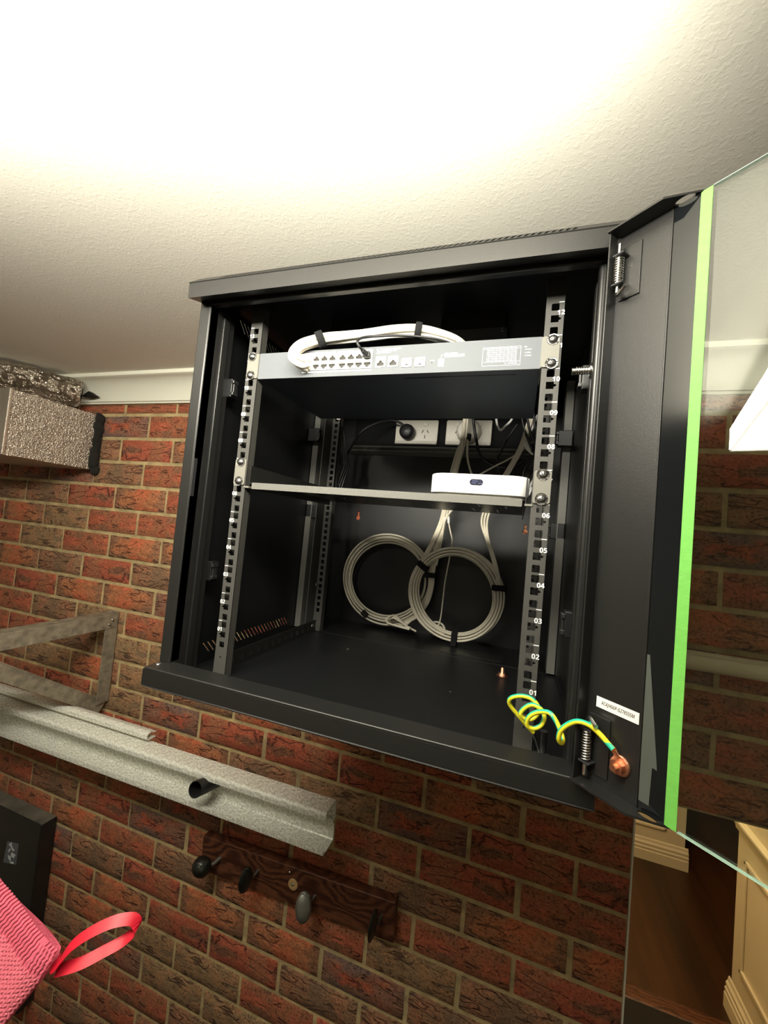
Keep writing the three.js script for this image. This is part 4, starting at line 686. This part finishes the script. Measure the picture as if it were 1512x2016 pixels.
{
  const t = thing('steel_channel', 'long galvanised lipped channel jutting across in front of the bricks', 'steel channel', [-162, -500, -395]);
  // profile (z,y): web at the back with a pressed groove, flanges forward, short lips
  const pf = [], n = 6, arc = (cz, cy, r, a0, a1) => { for (let i = 0; i <= n; i++) { const a = a0 + (a1 - a0) * i / n; pf.push([cz + r * Math.cos(a), cy + r * Math.sin(a)]); } };
  const z0 = -396, z1 = -338, yt = -448, yb = -545, T = 1.8;
  const cl = [[z1, yt - 17], [z1, yt - 9]]; for (let i = 0; i <= 6; i++) { const a = i / 6 * Math.PI / 2; cl.push([z1 - 8 + 8 * Math.cos(a), yt - 8 + 8 * Math.sin(a)]); }
  cl.push([z0 + 4, yt], [z0, yt - 4], [z0, yt - 42], [z0 + 7, yt - 46], [z0 + 7, yt - 54], [z0, yt - 58], [z0, yb + 4], [z0 + 4, yb], [z1 - 6, yb], [z1 - 1, yb + 2], [z1, yb + 6], [z1, yb + 17]);
  const off = cl.map((p, i) => { const a = cl[Math.max(0, i - 1)], b = cl[Math.min(cl.length - 1, i + 1)], dx = b[0] - a[0], dy = b[1] - a[1], L = Math.hypot(dx, dy); return [p[0] - dy / L * T, p[1] + dx / L * T]; });
  const g = toCreasedNormals(ext('x', [...cl, ...off.reverse()], -1900, -162), 0.7);
  part('channel', g, galv, t);
  const sl = []; for (const x of [-330, -306, -282, -258, -238, -218, -560, -615, -700, -760, -800, -860]) sl.push(box(x - 6, x + 6, yt - 24 - 0, yt - 19, z0 + 1.8, z0 + 3.2));
  parts('lip_shade', sl, portDark, t);  // dark bars painting the shade under the upper lip onto the web
  t.rotation.z = 0.012;
  const q = thing('steel_batten', 'short rolled steel batten lying along the back of the channel', 'steel channel', [-752, -440, -380]);
  const b2 = [[-400, -446], [-376, -446], [-370, -440], [-370, -430], [-376, -424], [-384, -423], [-400, -428], [-400, -431], [-384, -426], [-377, -427], [-373, -431], [-373, -439], [-377, -443], [-400, -443]];
  part('batten', toCreasedNormals(ext('x', b2, -1900, -748), 0.7), galv, q);
  q.rotation.z = 0.012;
  const p = thing('pipe_stub', 'short black open-ended pipe poking out of the steel channel', 'pipe', [-515, -486, -360]);
  part('pipe_wall', lathe([[19, 0], [19, 90], [16.4, 90], [16.4, 0], [19, 0]], [-514, -499, -393], [0.06, 0.28, 1], 28), rubber, p);
  part('pipe_end_wall', lathe([[0, 6], [16.4, 6], [16.4, 4], [0, 4]], [-514, -499, -393], [0.06, 0.28, 1], 24), portDark, p);
  const h = thing('channel_hanger', 'steel arm fixed to the bricks below the galvanised channel', 'bracket', [-420, -560, WALL]);
  part('arm', [box(-446, -410, -556, -549, -500, -390, 1), box(-446, -410, -600, -549, -503, -499, 1)], galvDull, h);
}
{
  const t = thing('wall_box', 'black metal wall box with a small grey sticker', 'wall box', [-1450, -889, WALL]);
  part('casing', box(-1700, -1246, -1500, -889, WALL + 2, -455, 3), powder, t);
  part('dust_cover', ext('y', rect(-1698, WALL + 3, -1248, -458), -889, -888.3), mat({ color: new THREE.Color(0.16, 0.145, 0.11), roughness: 0.9, map: tex(256, 128, (u, v) => { const c = 0.55 + 0.6 * fbm(u, v, 8, 4, 4, 19); return [c, c, c]; }, true) }, 0.3), t, { label: 'dusty top' });
  const s = part('sticker', ext('z', [[-1410, -1064], [-1343, -1050], [-1345, -980], [-1402, -990]], -455, -454.4), mat({ color: new THREE.Color(0.10, 0.11, 0.13), roughness: 0.4 }), t, { label: 'small grey sticker' });
  const pr = []; for (let i = 0; i < 9; i++) pr.push(box(-9, 9, -3, 3, 0, 0.25).rotateZ(rr(-0.9, 0.9)).scale(rr(0.5, 1.2), 1, 1).translate(-1377 + rr(-16, 16), -1022 + (i - 4) * 7, -454.4));
  part('print', pr, greyPrint, s, { kind: 'stuff' });
}
{ // coat rack, tilted a little
  const t = thing('coat_rack', 'dark stained timber coat rack with odd metal hooks', 'coat rack', [-303, -783, WALL + 1]);
  const b = box(-600, -6, -832, -737, -505, -478, 2.5); tf(b, v => { }); part('board', b, boardWood, t);
  const hook = (x, y, z, m, ry, rx, w, h, d) => {
    const k = part('hook', [new THREE.SphereGeometry(1, 22, 14).scale(w, h, d).rotateX(rx).rotateY(ry).translate(x, y, z)], m, t);
    part('stem', tube([[x, y - 2, z - 2], [x + 6, y - 6, z - 18], [x + 10, y - 4, -479]], 4, 20, 8), pewter, k);
  };
  // first knob: a domed cup with a flat cut below
  const kx = -562, ky = -778, kz = -432;
  const k0 = part('hook', lathe([[0, 22], [9, 20.5], [17, 15.5], [22, 8], [24, -1], [24.5, -9], [22, -20], [16, -27], [0, -28]], [kx, ky, kz], [-0.15, 0.75, 0.62], 26), iron, t, { label: 'round black knob' });
  part('stem', tube([[kx + 6, ky - 6, kz - 8], [kx + 20, ky - 6, kz - 24], [kx + 28, ky - 2, -479]], 5, 20, 8), pewter, k0);
  hook(-414, -772, -434, iron, 1.15, 0.05, 21, 34, 8);
  hook(-236, -784, -434, pewter, 0.5, -0.35, 21, 33, 10);
  hook(-50, -772, -440, iron, 1.35, 0.1, 20, 40, 6);
  part('washer', [lathe([[14, 0], [14, 3], [6.5, 3.4], [5.5, 1.5], [0, 1.5]], [-293, -779, -478], [0, 0, 1], 24)], woodPale, t, { label: 'pale round washer' });
  part('screw', lathe([[0, 4.5], [3, 4], [3.6, 1]], [-293, -779, -478], [0, 0, 1], 12), screwMetal, t);
  part('nail', lathe([[0, 3], [2.4, 2], [3, 0]], [-306, -752, -478], [0, 0, 1], 10), chrome, t);
  t.rotation.z = 0.045; t.position.y += 0.018; t.position.x -= 0.004;
}
{
  const t = thing('conduit_pipe', 'cream painted pipe along the bricks seen through the glass door', 'pipe', [900, 4, -484]);
  part('pipe_wall', cyl([303, 3, -484], [1500, 3, -484], 20, 20, 28), conduitPaint, t);
  part('saddle', [lathe([[20, 0], [22, 0], [22, 20], [20, 20]], [1000, 3, -484], [1, 0, 0], 28), box(1000, 1020, -34, 40, -505, -500, 1)], conduitPaint, t);
}
// ───────────────────────── pink knitted pouch close to the camera ─────────────────────────
{
  const t = thing('knitted_pouch', 'pink knitted pouch with a darker ribbed edge and red ribbon loop', 'pouch', [-300, -420, 200]);
  const o = new THREE.Vector3(-243, -296, 196), e1 = new THREE.Vector3(-0.835, 0.53, 0.143).normalize(), e2 = new THREE.Vector3(-0.25, -0.80, 0.53); e2.addScaledVector(e1, -e1.dot(e2)).normalize();
  const e3 = e1.clone().cross(e2).normalize(); if (e3.z < 0) e3.negate();
  const Wd = 170, H = 190, at = (a, b, c) => o.clone().addScaledVector(e1, a).addScaledVector(e2, b).addScaledVector(e3, c);
  const bulge = (a, b) => { const r = 22, q = clamp(a / r), w = clamp((Wd - a) / r), k = clamp(b / 14), k2 = clamp((H - b) / 20); return 9 * Math.sqrt(1 - (1 - q) ** 2) * Math.sqrt(1 - (1 - w) ** 2) * Math.sqrt(1 - (1 - k) ** 2 * 0.8) * Math.sqrt(1 - (1 - k2) ** 2) + 3 * Math.sin(a * 0.05 + b * 0.03); };
  const inset = b => b < 26 ? 8 * (1 - Math.sqrt(clamp(b / 26))) : 0;
  const side = (f) => { const n = 28, m = 30, pos = [], idx = []; for (let j = 0; j <= m; j++) for (let i = 0; i <= n; i++) { const b = j / m * H, a = inset(b) + i / n * (Wd - 2 * inset(b)), p = at(a, b, f * bulge(a, b)); pos.push(p.x, p.y, p.z); } for (let j = 0; j < m; j++) for (let i = 0; i < n; i++) { const a = j * (n + 1) + i; f > 0 ? idx.push(a, a + n + 1, a + 1, a + 1, a + n + 1, a + n + 2) : idx.push(a, a + 1, a + n + 1, a + 1, a + n + 2, a + n + 1); } const g = new THREE.BufferGeometry(); g.setAttribute('position', new THREE.Float32BufferAttribute(pos, 3)); g.setIndex(idx); g.computeVertexNormals(); return g; };
  part('body', [side(1), side(-1)], Object.assign(pinkRib.clone(), { side: THREE.DoubleSide }), t);
  const st = new THREE.CapsuleGeometry(1.75, 3.4, 3, 7), M = new THREE.Matrix4(), Q = new THREE.Quaternion(), one = new THREE.Vector3(1, 1, 1);
  const knit = (name, m, list) => { const g = prep(st, [0, 0, 0], m), im = new THREE.InstancedMesh(g, m, list.length); list.forEach(([a, b, ang, sc], i) => { const n = bulge(a, b), p = at(a, b, n + 1.0), dir = e1.clone().multiplyScalar(Math.sin(ang)).addScaledVector(e2, -Math.cos(ang)); const da = (bulge(a + 1, b) - bulge(a - 1, b)) / 2, db = (bulge(a, b + 1) - bulge(a, b - 1)) / 2; dir.addScaledVector(e3, Math.sin(ang) * da - Math.cos(ang) * db).normalize(); Q.setFromUnitVectors(new THREE.Vector3(0, 1, 0), dir); M.compose(p.sub(new THREE.Vector3(-300, -420, 200)).multiplyScalar(0.001), Q, one.clone().multiplyScalar(sc)); im.setMatrixAt(i, M); }); im.name = name; im.userData.kind = 'stuff'; im.castShadow = im.receiveShadow = true; t.add(im); };
  const rib = [], body = [];
  for (let a = 3; a < Wd - 3; a += 4.2) for (let b = 1; b < 20; b += 3.6) rib.push([a + inset(b) * (a < 20 ? 1 : 0), b, (b / 3.4 | 0) % 2 ? 0.3 : -0.3, 1.05]);
  for (let b = 23; b < H - 4; b += 4.4) for (let a = 3; a < Wd - 3; a += 6.0) { body.push([a, b, 0.5, rr(0.92, 1.06)]); body.push([a + 3.0, b, -0.5, rr(0.92, 1.06)]); }
  knit('rib_stitches', pinkRib, rib); knit('stitches', pinkYarn, body);
  // ribbon: one strip folded into a loop at the corner
  const C = new THREE.CatmullRomCurve3([[-252, -304, 197], [-243, -302, 204], [-236, -287, 192], [-219, -275, 178], [-200, -269, 165], [-188, -272, 156], [-184, -280, 155], [-191, -289, 162], [-207, -297, 176], [-224, -304, 190], [-246, -311, 200]].map(V), false, 'centripetal');
  const N = 90, pos = [], idx = [], wv = new THREE.Vector3(0.1, -0.55, 0.75).normalize();
  for (let i = 0; i <= N; i++) { const p = C.getPointAt(i / N), d = C.getTangentAt(i / N); const w = wv.clone().addScaledVector(d, -wv.dot(d)).normalize(), nn = d.clone().cross(w); for (const [k, h] of [[-6, 0.2], [6, 0.2], [6, -0.2], [-6, -0.2]]) { const q = p.clone().addScaledVector(w, k).addScaledVector(nn, h); pos.push(q.x, q.y, q.z); } }
  for (let i = 0; i < N; i++) for (let k = 0; k < 4; k++) { const a = i * 4 + k, b = i * 4 + (k + 1) % 4; idx.push(a, b, b + 4, a, b + 4, a + 4); }
  const rg = new THREE.BufferGeometry(); rg.setAttribute('position', new THREE.Float32BufferAttribute(pos, 3)); rg.setIndex(idx);
  part('ribbon_loop', toCreasedNormals(rg.toNonIndexed(), 0.6), ribbonMat, t, { label: 'red satin ribbon loop' });
}
renderer.render(scene, camera);
